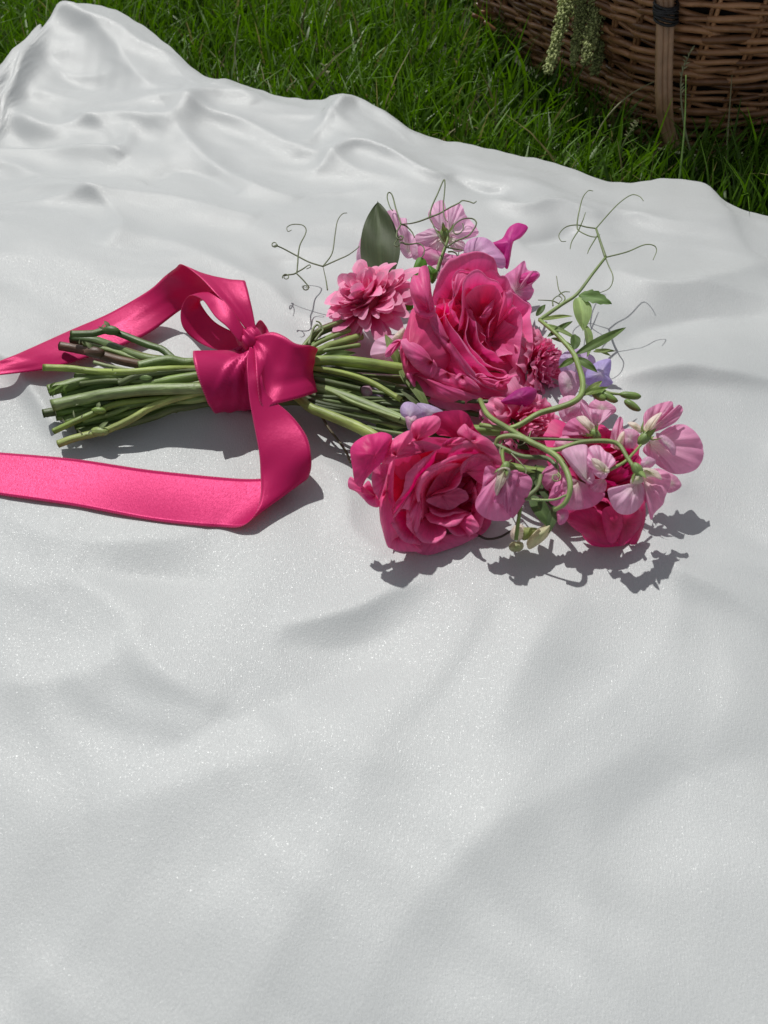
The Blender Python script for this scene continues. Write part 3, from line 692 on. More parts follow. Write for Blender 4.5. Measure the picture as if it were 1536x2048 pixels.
def lower_rose():
    cB = (690, 830, .24740)
    fr = Frame(880, 985, .040, .00006, .00006, cB)
    base = (720, 560); fr.claw = (760, 640); axis = np.array((.12, -.62, .77)); axis /= np.linalg.norm(axis)
    r = empty('rose', P(870, 1000, .0))
    tag(r, 'shaded pink rose lying on the cloth nearest the camera, one outer petal lit', 'rose')
    def rp(rim, e=0, bulge=.2, lip=.003, cols=RCb, **k): return rim_petal('petal', fr, rim, k.pop('base', base), M_rose, r, cols, e=e, bulge=bulge, lip=lip, axis=axis, **k)
    def op(pts, **k):
        k.setdefault('rimcurl', .0015)
        if k['dome'] > .003 and k['rimcurl'] > -.0025: k['dome'] *= .5
        return outline_petal('petal', fr, pts, M_rose, r, k.pop('cols', RCb), **k)
    op([(655,690),(760,640),(880,588),(950,600),(985,625),(997,680),(930,720),(880,755),(830,768),(740,742)], e=-.004, dome=.005, seed=1, cols=((.75,.1,.25),(.80,.10,.27),(.82,.16,.36)))
    rp([(650,690),(700,650),(790,620),(880,588),(925,520),(950,440),(960,395)], e=-.002, bulge=.05, lip=.0015, base=(800,560), bdepth=-.022, seed=2)
    op([(650,680),(690,580),(770,470),(880,420),(950,400),(950,460),(900,570),(800,620),(700,655)], e=-.010, dome=-.004, seed=3)
    rp([(625,850),(608,720),(612,620),(660,520),(740,450),(830,415),(950,388)], e=.004, bulge=.25, lip=.0045, lipdrop=.6, base=(780,640), bdepth=-.028, seed=4)
    rp([(660,730),(720,790),(800,800),(870,785),(960,780),(1010,790)], e=.000, bulge=.25, lip=.002, base=(820,700), bdepth=-.02, seed=5)
    rp([(560,950),(515,850),(510,740),(560,600),(640,490),(740,420),(850,370),(960,340),(1060,335),(1160,345),(1190,380)], e=.003, bulge=.25, lip=.003, base=(760,620), bdepth=-.034, seed=9)
    rp([(390,800),(430,700),(520,590),(580,480),(640,400),(700,330),(745,285)], e=.006, bulge=.2, lip=.0055, lipdrop=.6, base=(700,600), bdepth=-.034, seed=10)
    op([(395,800),(470,710),(540,640),(600,520),(560,640),(520,760),(460,760),(400,830)], e=.005, dome=.002, seed=11)
    rp([(820,360),(870,300),(960,262),(1060,255),(1130,290),(1190,340),(1240,420)], e=.003, bulge=.1, lip=.004, base=(860,520), bdepth=-.034, seed=12)
    rp([(940,520),(960,430),(1030,350),(1090,335),(1160,360),(1200,420)], e=.002, bulge=.05, lip=.004, base=(900,560), bdepth=-.03, seed=13)
    op([(945,470),(1000,370),(1080,335),(1160,350),(1220,420),(1270,430),(1200,520),(1100,560),(1000,450)], e=-.001, dome=.004, seed=14)
    op([(510,820),(530,700),(600,560),(620,640),(620,800),(580,950),(545,900)], e=.002, dome=.003, seed=17)
    rp([(645,800),(700,850),(800,876),(890,852),(945,805),(1012,792)], e=.001, bulge=.30, lip=.003, base=(830,730), bdepth=-.012, seed=41)
    rp([(1008,788),(1030,870),(1022,940),(992,988)], e=.004, bulge=.25, lip=.004, base=(880,830), bdepth=-.008, seed=42)
    rp([(790,890),(850,918),(905,948),(965,958),(1010,940)], e=.000, bulge=.3, lip=.002, base=(880,840), bdepth=-.010, seed=43)
    rp([(580,880),(590,950),(640,998),(715,1012),(785,985),(815,942),(800,900)], e=.004, bulge=.30, lip=.003, base=(700,800), bdepth=-.012, seed=44)
    rp([(395,790),(405,860),(440,940),(500,1000),(570,1020),(620,1030)], e=.005, bulge=.30, lip=.004, base=(600,760), bdepth=-.018, seed=45)
    rp([(1080,520),(1110,650),(1105,800),(1050,910),(960,985)], e=-.006, bulge=.15, lip=.003, base=(860,720), bdepth=-.030, seed=46)
    rp([(1020,500),(1050,620),(1040,760)], e=-.010, bulge=.1, lip=.002, base=(880,680), bdepth=-.030, seed=47)
    rp([(505,700),(520,830),(560,950),(600,1000)], e=.003, bulge=.2, lip=.003, base=(680,740), bdepth=-.02, seed=48)
    # left side walls
    op([(400,340),(395,500),(390,650),(400,860),(440,1000),(400,1060),(345,1066),(300,920),(280,820),(280,680),(330,520),(360,400)], e=.001, dome=.005, base=(330,600), rimcurl=-.003, seed=18)
    op([(560,1000),(700,1030),(850,970),(980,960),(1080,970),(950,1045),(820,1090),(680,1132),(590,1115),(545,1060)], e=-.006, dome=.008, base=(760,960), seed=19)
    op([(400,900),(450,990),(560,1040),(620,1100),(560,1105),(430,1098),(350,1065),(330,980)], e=.000, dome=.006, rimcurl=-.002, seed=20)
    op([(1180,400),(1260,420),(1200,600),(1190,800),(1170,900),(1080,980),(900,1010),(1000,900),(1030,700),(1080,500)], e=-.012, dome=-.004, seed=21)
    op([(390,350),(560,300),(760,270),(900,330),(1150,420),(1200,700),(1100,950),(800,1050),(560,1040),(400,850),(380,600)], e=-.020, dome=-.008, seed=22, cols=RC_dark)  # deep dark fill behind the petals; recess shade put into its colour
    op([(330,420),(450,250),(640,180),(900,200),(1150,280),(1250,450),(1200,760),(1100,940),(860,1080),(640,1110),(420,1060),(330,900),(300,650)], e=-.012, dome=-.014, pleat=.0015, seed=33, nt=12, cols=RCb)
    # rolled upper left
    op([(298,390),(312,300),(370,215),(440,160),(530,125),(545,200),(470,260),(410,340),(345,400)], e=.008, dome=.007, rimcurl=-.004, seed=23)
    op([(400,345),(470,260),(545,215),(650,212),(780,262),(660,300),(540,330),(430,352)], e=.004, dome=.004, seed=24)
    op([(530,110),(560,50),(640,15),(740,5),(775,55),(745,130),(650,190),(560,225),(528,215)], e=.002, dome=.007, rimcurl=-.004, seed=25)
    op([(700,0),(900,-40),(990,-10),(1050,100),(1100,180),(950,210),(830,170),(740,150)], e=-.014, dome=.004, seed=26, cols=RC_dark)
    op([(905,150),(965,70),(1010,110),(1080,150),(1180,210),(1250,320),(1268,410),(1180,350),(1100,270),(1000,210)], e=.000, dome=.006, rimcurl=-.003, seed=27)
    op([(780,255),(830,200),(900,180),(1000,190),(1060,215),(960,250),(880,265)], e=.002, dome=.004, seed=28)
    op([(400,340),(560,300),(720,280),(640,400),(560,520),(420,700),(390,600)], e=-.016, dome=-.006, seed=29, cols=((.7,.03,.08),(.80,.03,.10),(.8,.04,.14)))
    # outer left petals, the upper one in full sun
    op([(43,310),(60,240),(150,172),(230,150),(305,138),(378,172),(370,250),(310,370),(240,440),(170,520),(132,585),(80,545),(60,430)], e=.010, dome=.009, rimcurl=-.004, base=(250,330), seed=30, nt=11, cols=((.80,.04,.22),(.84,.035,.24),(.86,.07,.30)))
    op([(220,470),(300,390),(350,400),(330,520),(280,680),(262,662),(225,600)], e=.006, dome=.004, seed=31)
    op([(24,530),(45,498),(75,520),(130,580),(190,530),(230,600),(275,670),(272,745),(200,730),(140,670),(90,622),(30,590)], e=.000, dome=.004, rimcurl=-.003, seed=32)
    for k in range(12):
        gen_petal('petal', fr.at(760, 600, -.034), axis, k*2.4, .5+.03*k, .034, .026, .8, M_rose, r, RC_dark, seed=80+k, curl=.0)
    tube('stem', PP([(180,842,.006),(258,828,.010),(404,796,.014),(520,790,.020),(584,805,.024),(663,832,.028),(739,866,.032),(790,905,.026)]), [.0028, .0028, .0032, .0040], M_stem, r, G1, 10, 50, endcol=(.30, .36, .09), startcol=CUT)
lower_rose()
# ---- back right rose behind the sweet peas
def generated_rose(c, zc, axis, R, H, n, cols, label, cat='rose', name='rose', curl=.3, ruffle=.05, wa0=.9, seed=0, base_down=.02, mat=None, stem=None, side=None):
    ctr = P(c[0], c[1], zc); ax = np.array(axis, float); ax /= np.linalg.norm(ax)
    org = ctr-ax*base_down
    r = empty(name, P(c[0], c[1], 0)); tag(r, label, cat)
    rr = np.random.default_rng(seed)
    for k in range(n):
        f = (k+.5)/n
        gen_petal('petal', org+ax*H*.05*rr.normal(), ax, k*2.399+rr.normal()*.15, .04+1.25*f**1.15, R*(.35+.65*f), H*(1.0-.18*f)*(1+.05*rr.normal()),
                  wa0*(1-.25*f), mat or M_rose, r, cols, curl=curl*(.2+f), seed=seed*100+k, ruffle=ruffle, side=side)
    if stem is not None:
        tube('stem', PP(stem), [.0028, .003, .0036], M_stem, r, G1, 8, 50, endcol=(.2, .3, .08), startcol=CUT)
    return r
generated_rose((1230,932), .030, (.30,-.30,.85), .042, .042, 36, ((.45,.02,.09),(.72,.045,.20),(.78,.08,.28)),
    'deep crimson pink rose at the right end, half covered by sweet peas', curl=.25, seed=3, base_down=.028,
    stem=[(150,852,.004),(300,826,.008),(410,806,.010),(520,780,.012),(640,790,.014),(800,860,.014),(1000,930,.016),(1180,960,.014)])
frB = Frame(1215, 1030, .020, 0, .00012)
rb_ = bpy.data.objects['rose.002'] if 'rose.002' in bpy.data.objects else None
for k, (pts, e_) in enumerate([
    ([(1135,1030),(1180,1015),(1230,1040),(1240,1075),(1215,1090),(1180,1078),(1140,1050)], .004),
    ([(1205,1020),(1240,1015),(1250,1050),(1228,1085),(1212,1075)], .010),
    ([(1225,1020),(1275,1010),(1285,1040),(1262,1078),(1240,1092),(1232,1060)], .007),
    ([(1165,1060),(1220,1050),(1262,1060),(1268,1085),(1225,1098),(1180,1088)], -.002),
    ([(1262,1010),(1288,1000),(1290,1040),(1275,1085),(1255,1080)], .002)]):
    outline_petal('petal', frB, pts, M_rose, rb_, ((.45,.02,.09),(.68,.04,.18),(.74,.06,.24)), e=e_, dome=.005, rimcurl=-.003, seed=k)
# ---- frilly ranunculus blooms behind the big rose
def frilly(c, zc, axis, R, n, label, seed, stem):
    return generated_rose(c, zc, axis, R, R*.95, n, FC, label, 'flower', 'ranunculus', curl=.28, ruffle=.06, wa0=.55, seed=seed, base_down=R*.75, stem=stem)
frilly((1112,722), .018, (.7,-.35,.6), .031, 70, 'frilly pink bloom tucked behind the right edge of the biggest rose', 11,
       [(205,772,.012),(300,764,.016),(404,760,.020),(520,760,.024),(640,752,.024),(800,760,.012),(1000,750,.010)])
frilly((1078,852), .022, (.5,-.55,.66), .033, 66, 'frilly pink bloom under the green curling stem, between the two big roses', 12,
       [(112,826,.012),(215,812,.012),(404,788,.014),(520,786,.016),(640,800,.018),(800,850,.018),(1000,862,.022)])
# ---- pompom bloom upper left
def pompom():
    r = empty('ranunculus', P(730, 640, 0)); tag(r, 'shaggy pink pompom bloom with many small petals, beside the big leaf', 'flower')
    rr = np.random.default_rng(5)
    ctr = P(742, 612, .038)
    ax = np.array((-.42, -.05, .9)); ax /= np.linalg.norm(ax)
    n = 140
    blob('flower_heart', ctr+ax*.002, (.013, .013, .012), (.70, .10, .2), M_rose, r, ax, seed=4)
    for k in range(n):
        f = (k+.5)/n; th = .12+1.75*f**.75; phi = k*2.399+rr.normal()*.1
        s0 = np.cross(ax, (0, 1, 0)); s0 /= np.linalg.norm(s0); t0 = np.cross(ax, s0)
        d = ax*np.cos(th)+(s0*np.cos(phi)+t0*np.sin(phi))*np.sin(th)+rr.normal(size=3)*.15; d /= np.linalg.norm(d)
        R = (.0205+.0125*f)*(1+.12*rr.normal())
        p0 = ctr+d*R*.25; p1 = ctr+d*R+np.array((0, 0, .002))
        L = R*1.0; wv = .0108*(1+.18*rr.normal())
        nrm = ax*np.sin(th)*1.0-(s0*np.cos(phi)+t0*np.sin(phi))*np.cos(th)*1.0+d*.2
        nrm -= d*(nrm@d); nrm /= np.linalg.norm(nrm)+1e-9; sd = np.cross(d, nrm)
        ns, nt = 7, 8; vs = []; uv = []; tl = []
        curl = rr.uniform(.0, 1.3)*(1 if rr.random() < .6 else -.8)
        for i in range(nt):
            t = i/(nt-1)
            for j in range(ns):
                s = -1+2*j/(ns-1); te = t*(1-.22*abs(s)**2.2)
                w_ = wv/2*(.25+.75*np.sin(np.pi*.58*te**.8))
                v = p0+d*L*te*.95+sd*s*w_+nrm*(.22*w_*s*s*1.2+L*.10*np.sin(te*3.)+L*.16*curl*max(0, te-.6)**1.5*4)-d*L*.10*abs(curl)*max(0, te-.75)*2
                vs.append(v); uv.append((j/(ns-1), t)); tl.append(t)
        vs = np.array(vs)+.0004*nz(np.array(vs), k, 90.)[:, None]*nrm
        mesh_obj('petal', vs, grid_faces(nt, ns), M_rose, r, sheet_cols(np.array(tl), None, *PC), uv)
    tube('stem', PP([(142,678,.012),(195,684,.014),(240,700,.020),(300,718,.024),(395,722,.028),(520,716,.03),(629,704,.032),(660,692,.032),(724,672,.030)]), [.0038, .0036, .0032, .0028], M_stem, r, G3, 8, 60, endcol=(.26, .34, .10), startcol=CUT, rough=.03)
pompom()
# ---- sweet peas
def calyx(fr, p, toward, parent, size=.006, e=.0, n=5):
    c = fr.at(p[0], p[1], e); d = np.array(fr.at(toward[0], toward[1], e))-c; d /= np.linalg.norm(d)
    blob('calyx', c+d*.001, (size*.42, size*.42, size*.62), (.20, .30, .09), M_stem, parent, d, seed=int(p[0]))
    s0 = np.cross(d, (.1, .3, .9)); s0 /= np.linalg.norm(s0); t0 = np.cross(d, s0)
    for k in range(n):
        a_ = k*2*np.pi/n+.4; rd = s0*np.cos(a_)+t0*np.sin(a_)
        leaf('sepal', c+d*size*.2+rd*size*.3, c+d*size*.9+rd*size*.95, size*.38, M_leaf, parent, (.22, .32, .10), .05, .2, nrm=rd, nt=6, ns=5, wpos=.3)
C5 = (940, 760, .33854); C4 = (960, 360, .3125); C3 = (630, 390, .29948); CM = (520, 360, .37760)
def pea(label, frame, petals, cal=None, group=None, stem=None, name='sweet_pea'):
    for p in petals:
        if p[0] != 'keel' and p[0] != 'bud': p[3]['pleat'] = p[3].get('pleat', .0009)*1.25; p[3]['rimcurl'] = p[3].get('rimcurl', -.003)
    r = empty(name, P(*[frame.cx, frame.cy], 0)); tag(r, label, 'flower')
    for k, p in enumerate(petals):
        nm, pts, cols, kw = p
        outline_petal(nm, frame, pts, M_pea, r, cols, seed=k*3+int(frame.cx) % 50, **kw)
    if cal: calyx(frame, cal[0], cal[1], r, cal[2] if len(cal) > 2 else .006, cal[3] if len(cal) > 3 else .004)
    if stem is not None: tube('flower_stalk', PP(stem), [.0012, .0009], M_stem, r, G2, 7, 30)
    return r
pea('mauve sweet pea with pale keel hanging beside the shaded lower rose', Frame(1010, 985, .052, 0, 0, C5), [
    ('wing', [(95,508),(135,515),(150,560),(165,640),(200,720),(240,815),(160,833),(90,815),(40,770),(33,715),(70,640),(80,560)], SPM, dict(e=0, dome=.004, base=(190,520), pleat=.0012)),
    ('wing', [(240,540),(290,542),(345,562),(368,610),(340,690),(290,770),(250,817),(215,780),(170,730),(135,712),(150,680),(200,620)], SPM, dict(e=.004, dome=.003, base=(210,530), pleat=.0015)),
    ('banner', [(240,545),(285,540),(270,620),(250,730),(225,790),(190,740),(140,715),(180,650)], SPM, dict(e=.009, dome=.003, base=(215,530))),
    ('keel', [(165,530),(205,512),(240,535),(215,600),(175,660),(155,683),(145,640),(155,580)], CREAM, dict(e=.011, dome=.004, base=(210,515)))],
    ((210,510), (180,600), .0065, .008), stem=[(1020,905,.05),(1006,900,.056),(1006,920,.056),(1011,933,.058)])
pea('pink sweet pea with a creamy open centre, under the arching stem', Frame(1165, 950, .062, 0, 0, C5), [
    ('banner', [(470,680),(500,610),(560,550),(620,600),(700,630),(770,650),(798,680),(740,740),(660,765),(570,768),(500,745),(465,715)], SPM, dict(e=-.003, dome=.004, base=(640,580), pleat=.0015)),
    ('banner', [(520,770),(575,768),(580,810),(560,845),(525,855),(512,810)], SPM, dict(e=-.005, dome=.002)),
    ('wing', [(540,425),(600,392),(690,385),(700,470),(735,560),(732,608),(700,612),(645,575),(580,490)], SPP, dict(e=.004, dome=.004, base=(690,600), pleat=.001)),
    ('wing', [(680,450),(705,395),(765,386),(800,420),(835,440),(860,488),(830,515),(802,578),(760,578),(705,520)], SPP, dict(e=.007, dome=.003, base=(800,560), pleat=.0018, npl=6)),
    ('wing', [(690,600),(760,585),(805,600),(802,650),(770,665),(710,650)], SPK, dict(e=.001, dome=.003, base=(800,580))),
    ('wing', [(560,560),(620,600),(660,660),(670,750),(600,760),(560,700),(545,620)], SPK, dict(e=.003, dome=.003, base=(640,590))),
    ('keel', [(715,465),(760,470),(815,515),(822,548),(780,545),(735,515)], CREAM, dict(e=.013, dome=.003, base=(800,540)))])
pea('pale pink sweet pea with two rounded lobes at the lower right, its petals hanging down', Frame(1265, 960, .066, 0, 0, C5), [
    ('banner', [(1150,545),(1210,565),(1250,615),(1215,655),(1165,665),(1140,610)], SPK, dict(e=-.006, dome=.002)),
    ('banner', [(1020,565),(1095,522),(1170,545),(1188,600),(1155,690),(1140,735),(1090,790),(1066,826),(1048,740),(1030,650)], SPK, dict(e=.001, dome=.005, base=(1010,550), pleat=.0014)),
    ('wing', [(813,650),(850,632),(930,622),(1015,612),(1032,680),(1010,745),(965,785),(920,796),(870,782),(830,725)], SPP, dict(e=.005, dome=.006, base=(1000,590), pleat=.0012)),
    ('keel', [(945,605),(970,560),(1015,548),(1025,600),(985,618)], CREAM, dict(e=.008, dome=.003)),
    ('keel', [(1000,525),(1060,520),(1115,545),(1132,590),(1080,572),(1025,570)], CREAM, dict(e=.007, dome=.003)),
    ('banner', [(1015,475),(1050,452),(1098,478),(1065,520),(1010,515)], SPP, dict(e=.000, dome=.002))],
    ((985,522), (1010,575), .0075, .009))
pea('largest mauve pink sweet pea at the far right tip of the bouquet', Frame(1340, 880, .064, 0, 0, C5), [
    ('banner', [(1020,405),(1100,330),(1180,275),(1260,262),(1330,305),(1372,370),(1378,450),(1340,525),(1255,555),(1180,548),(1100,500),(1050,455)], SPK, dict(e=-.004, dome=.007, base=(1040,360), pleat=.0016)),
    ('banner', [(1030,200),(1080,155),(1150,130),(1195,128),(1205,165),(1235,145),(1258,180),(1225,240),(1150,285),(1070,312),(1030,300)], SPK, dict(e=.003, dome=.005, base=(1030,330), pleat=.002, npl=6)),
    ('wing', [(1100,312),(1165,335),(1215,395),(1205,450),(1160,405),(1115,360)], SPP, dict(e=.008, dome=.003)),
    ('keel', [(1015,315),(1055,235),(1130,190),(1110,240),(1085,285),(1045,325)], CREAM, dict(e=.010, dome=.004, base=(1025,330))),
    ('keel', [(930,252),(975,250),(1020,290),(1010,315),(960,285)], CREAM, dict(e=.007, dome=.003))],
    ((1025,350), (1060,310), .0085, .009))
pea('pink sweet pea with narrow folded petals, between the two rightmost calyxes', Frame(1245, 865, .058, 0, 0, C5), [
    ('banner', [(828,380),(838,300),(880,218),(905,240),(912,290),(985,310),(1012,345),(950,425),(900,415),(840,400)], SPK, dict(e=0, dome=.004, base=(850,420), pleat=.002)),
    ('wing', [(905,300),(960,290),(1000,320),(960,400),(910,400)], SPP, dict(e=.004, dome=.003)),
    ('keel', [(860,385),(885,320),(915,305),(905,380),(880,410)], CREAM, dict(e=.006, dome=.003))])
pea('mauve sweet pea with a cream keel and green sepals, left of the narrow folded one', Frame(1165, 850, .052, 0, 0, C5), [
    ('banner', [(545,330),(565,260),(625,222),(700,255),(730,300),(700,335),(610,320)], SPM, dict(e=0, dome=.004, base=(730,330))),
    ('banner', [(495,380),(560,318),(660,310),(750,350),(700,395),(600,410),(510,412)], SPM, dict(e=-.003, dome=.004, base=(740,340))),
    ('banner', [(650,190),(660,130),(705,165),(770,175),(835,180),(815,225),(760,255),(700,235)], SPP, dict(e=-.003, dome=.004, base=(740,300), pleat=.002)),
    ('keel', [(628,222),(675,212),(715,245),(762,305),(735,330),(690,290),(655,260)], CREAM, dict(e=.008, dome=.004, base=(745,330)))],
    ((745,328), (700,280), .007, .009))
pea('pale pink ruffled sweet pea between the green stem and the crimson rose', Frame(1150, 812, .036, 0, 0, C5), [
    ('banner', [(530,120),(590,90),(660,110),(700,150),(690,210),(620,230),(560,250),(525,200)], SPP, dict(e=0, dome=.005, pleat=.0025, npl=7)),
    ('banner', [(700,150),(760,110),(850,150),(860,190),(800,215),(720,210)], SPK, dict(e=-.002, dome=.004, pleat=.002)),
    ('wing', [(560,150),(620,130),(650,170),(610,215),(565,205)], SPP, dict(e=.005, dome=.003))])
pea('mauve pink sweet pea low between the arching stem and the ruffled bloom', Frame(1108, 930, .030, 0, 0, C5), [
    ('banner', [(420,560),(470,500),(540,470),(580,520),(560,620),(500,660),(440,640)], SPM, dict(e=0, dome=.005, pleat=.002)),
    ('banner', [(500,370),(560,330),(620,360),(600,420),(540,440)], SPK, dict(e=-.002, dome=.003))])
pea('lilac sweet pea peeping out behind the green leafy stem', Frame(1180, 742, .030, 0, 0, C4), [
    ('banner', [(505,1180),(530,1110),(610,1080),(690,1105),(740,1150),(720,1250),(640,1300),(550,1270)], SPV, dict(e=0, dome=.005, pleat=.002)),
    ('banner', [(700,1200),(755,1160),(830,1145),(838,1200),(828,1255),(850,1300),(780,1325),(690,1310),(660,1260)], ((.74,.66,.80),(.58,.50,.84),(.56,.46,.84)), dict(e=.004, dome=.006, pleat=.002)),
    ('wing', [(510,1240),(590,1215),(640,1290),(610,1380),(545,1405),(508,1330)], SPP, dict(e=.005, dome=.004))])
pea('pale pink sweet pea seen from behind with a green star calyx, at the top', Frame(895, 462, .058, 0, 0, C3), [
    ('banner', [(755,130),(790,62),(852,34),(875,90),(880,180),(868,260),(825,235),(780,190)], SPP, dict(e=-.002, dome=.003, base=(870,270), pleat=.0012)),
    ('banner', [(878,100),(945,58),(985,75),(1010,140),(1078,215),(1085,268),(980,300),(880,272),(875,180)], SPP, dict(e=.000, dome=.004, base=(875,268), pleat=.002)),
    ('banner', [(668,275),(720,245),(785,222),(865,265),(830,320),(750,360),(690,330)], SPP, dict(e=.002, dome=.004, base=(868,270))),
    ('wing', [(760,345),(800,290),(868,272),(890,320),(860,380),(800,395)], ((.8,.8,.6),(.86,.66,.72),(.84,.5,.66)), dict(e=.004, dome=.003, base=(868,275))),
    ('wing', [(880,285),(960,290),(1005,330),(985,375),(925,372)], ((.8,.8,.6),(.88,.72,.76),(.86,.6,.72)), dict(e=.004, dome=.003, base=(872,275)))],
    ((868,275), (862,225), .0095, .010), stem=[(868,560,.045),(880,520,.056),(895,480,.064),(890,472,.066)])
pea('pale pink ruffled sweet pea directly right of the big green leaf', Frame(805, 470, .050, 0, 0, C3), [
    ('banner', [(475,115),(530,98),(562,150),(612,158),(604,205),(645,262),(692,292),(690,380),(625,425),(575,380),(535,260),(500,170)], SPP, dict(e=0, dome=.005, base=(640,400), pleat=.002, npl=7)),
    ('banner', [(640,330),(690,310),(730,340),(760,400),(720,440),(650,420)], SPP, dict(e=.003, dome=.003))])
pea('pale sliver of a sweet pea petal left of the big green leaf', Frame(723, 500, .044, 0, 0, C3), [
    ('banner', [(278,440),(285,355),(330,235),(350,300),(360,440),(320,470)], SPP, dict(e=0, dome=.003))])
pea('mauve sweet pea low behind the top of the biggest rose', Frame(880, 520, .046, 0, 0, C3), [
    ('banner', [(690,345),(760,350),(900,395),(1000,420),(960,480),(860,510),(770,475),(700,425)], SPM, dict(e=0, dome=.005, pleat=.002)),
    ('wing', [(780,470),(850,450),(880,500),(820,560),(780,530)], SPP, dict(e=.003, dome=.003))])
pea('pale lilac rounded sweet pea petal just above the biggest rose', Frame(970, 510, .056, 0, 0, C3), [
    ('banner', [(998,410),(1008,325),(1065,286),(1150,293),(1240,365),(1275,445),(1255,490),(1195,475),(1110,440)], ((.80,.66,.72),(.78,.48,.72),(.78,.42,.70)), dict(e=0, dome=.007, base=(1010,430)))])
pea('magenta curled sweet pea petal standing up above the biggest rose', Frame(1022, 495, .058, 0, 0, C3), [
    ('banner', [(1183,322),(1250,290),(1290,222),(1340,188),(1400,198),(1421,226),(1375,285),(1325,315),(1305,420),(1285,496),(1255,460),(1250,400),(1215,375)], SPG, dict(e=0, dome=.006, rimcurl=-.004))])
pea('mauve sweet pea with pointed petals right of the biggest rose', Frame(1045, 560, .040, 0, 0, C3), [
    ('banner', [(1262,545),(1330,492),(1398,438),(1418,500),(1480,508),(1502,540),(1450,600),(1464,640),(1425,705),(1350,690),(1290,610)], SPM, dict(e=0, dome=.007, pleat=.0025, base=(1330,660))),
    ('wing', [(1340,570),(1400,520),(1490,530),(1440,590),(1400,600)], SPG, dict(e=.005, dome=.003)),
    ('wing', [(1330,700),(1400,700),(1445,740),(1400,760),(1350,740)], SPG, dict(e=.002, dome=.002))])
pea('pale pink sweet pea peeping out left of the biggest rose, under the pompom', Frame(772, 695, .042, 0, 0, C3), [
    ('banner', [(368,1060),(400,975),(470,942),(560,945),(600,1010),(560,1100),(470,1120),(400,1100)], SPP, dict(e=0, dome=.007, base=(600,1040))),
    ('keel', [(515,960),(560,905),(600,890),(590,950),(545,985)], CREAM, dict(e=.004, dome=.002))])
pea('faded lilac sweet pea in the shade among the stems', Frame(742, 800, .014, 0, 0, CM), [
    ('banner', [(500,1180),(540,1110),(600,1100),(660,1150),(672,1205),(640,1228),(560,1210)], SPV, dict(e=0, dome=.004, pleat=.002)),
    ('wing', [(530,1105),(580,1085),(600,1130),(560,1160)], SPP, dict(e=.004, dome=.002))])
pea('pale lilac hooded sweet pea bud between the two big roses', Frame(838, 830, .050, 0, 0, CM), [
    ('banner', [(742,1210),(765,1178),(810,1180),(850,1215),(850,1260),(800,1320),(780,1312),(770,1265),(748,1245)], SPV, dict(e=.003, dome=.006)),
    ('banner', [(830,1185),(900,1190),(990,1240),(960,1280),(880,1270),(840,1240)], SPV, dict(e=-.004, dome=.004)),
    ('wing', [(770,1250),(810,1240),(835,1265),(815,1310),(785,1315)], SPP, dict(e=.008, dome=.003))])
pea('dark purple sweet pea petal tucked under the lower right of the biggest rose', Frame(1035, 795, .040, 0, 0, cA_ := (780, 500, .19531)), [
    ('banner', [(1130,1560),(1200,1500),(1300,1430),(1420,1400),(1500,1440),(1480,1530),(1400,1600),(1250,1590)], ((.6,.08,.35),(.46,.04,.27),(.5,.05,.3)), dict(e=0, dome=.006, pleat=.002))])
pea('creamy green unopened sweet pea buds resting on the cloth below the bouquet', Frame(1055, 1072, .012, 0, 0, C5), [
    ('bud', [(238,900),(260,862),(300,850),(330,880),(325,930),(280,950),(245,935)], CREAM, dict(e=0, dome=.007, rimcurl=-.003)),
    ('bud', [(228,985),(255,955),(310,960),(315,995),(285,1015),(245,1012)], ((.4,.46,.2),(.6,.62,.36),(.62,.62,.4)), dict(e=0, dome=.006, rimcurl=-.003)),
    ('bud', [(335,960),(370,900),(430,860),(492,835),(490,870),(450,935),(400,975),(350,1000)], ((.5,.54,.3),(.72,.70,.46),(.74,.70,.5)), dict(e=.004, dome=.007, rimcurl=-.003)),
    ('bud', [(300,880),(350,870),(400,880),(360,930),(310,945)], ((.3,.38,.12),(.36,.42,.16),(.4,.44,.2)), dict(e=.001, dome=.004))],
    None, stem=[(1032,1080,.02),(1037,1040,.03),(1044,1000,.045),(1048,975,.05)])
# ---- arching sweet pea stem
ar = empty('arching_stem', P(1040, 880, 0)); tag(ar, 'pale green forked sweet pea stem arching over the pink blooms at the right', 'stem')
def st(par, pts, r, col=G2, n=None, sides=8, name='stem', **k): return tube(name, PP(pts), r, M_stem, par, col, sides, n, **k)
st(ar, [(960,800,.035),(977,831,.045),(1018,858,.056),(1058,882,.062),(1092,899,.066),(1119,919,.070),(1136,950,.072),(1140,980,.068),(1129,1007,.060),(1109,1020,.052)], [.0017,.0018,.0019,.0017,.0012], (.24,.33,.11), 60)
st(ar, [(1092,899,.066),(1116,899,.070),(1160,885,.074),(1211,882,.076),(1238,890,.076),(1255,916,.075),(1268,935,.074)], [.0015,.0014,.0011], (.22,.31,.10), 44, name='branch')
st(ar, [(991,889,.045),(999,876,.052),(1025,872,.058),(1058,880,.062)], [.0014,.0018], (.24,.33,.12), 24, name='branch')
st(ar, [(1058,877,.060),(1150,880,.062),(1225,885,.064)], .0009, (.16,.20,.08), 24, name='branch')
st(ar, [(991,889,.045),(1042,912,.048),(1092,916,.05),(1116,935,.052)], [.0016,.0013], (.13,.19,.07), 24, name='branch')
st(ar, [(1221,939,.072),(1251,922,.073),(1282,890,.073)], [.001,.0008], (.26,.36,.11), 20, name='branch')
st(ar, [(1050,998,.05),(1080,1000,.055),(1110,999,.06),(1132,990,.066)], [.0008,.0006], (.26,.36,.14), 20, name='branch')
st(ar, [(1052,996,.04),(1075,975,.045),(1082,950,.045)], [.0016,.0012], (.16,.22,.08), 20, name='branch')
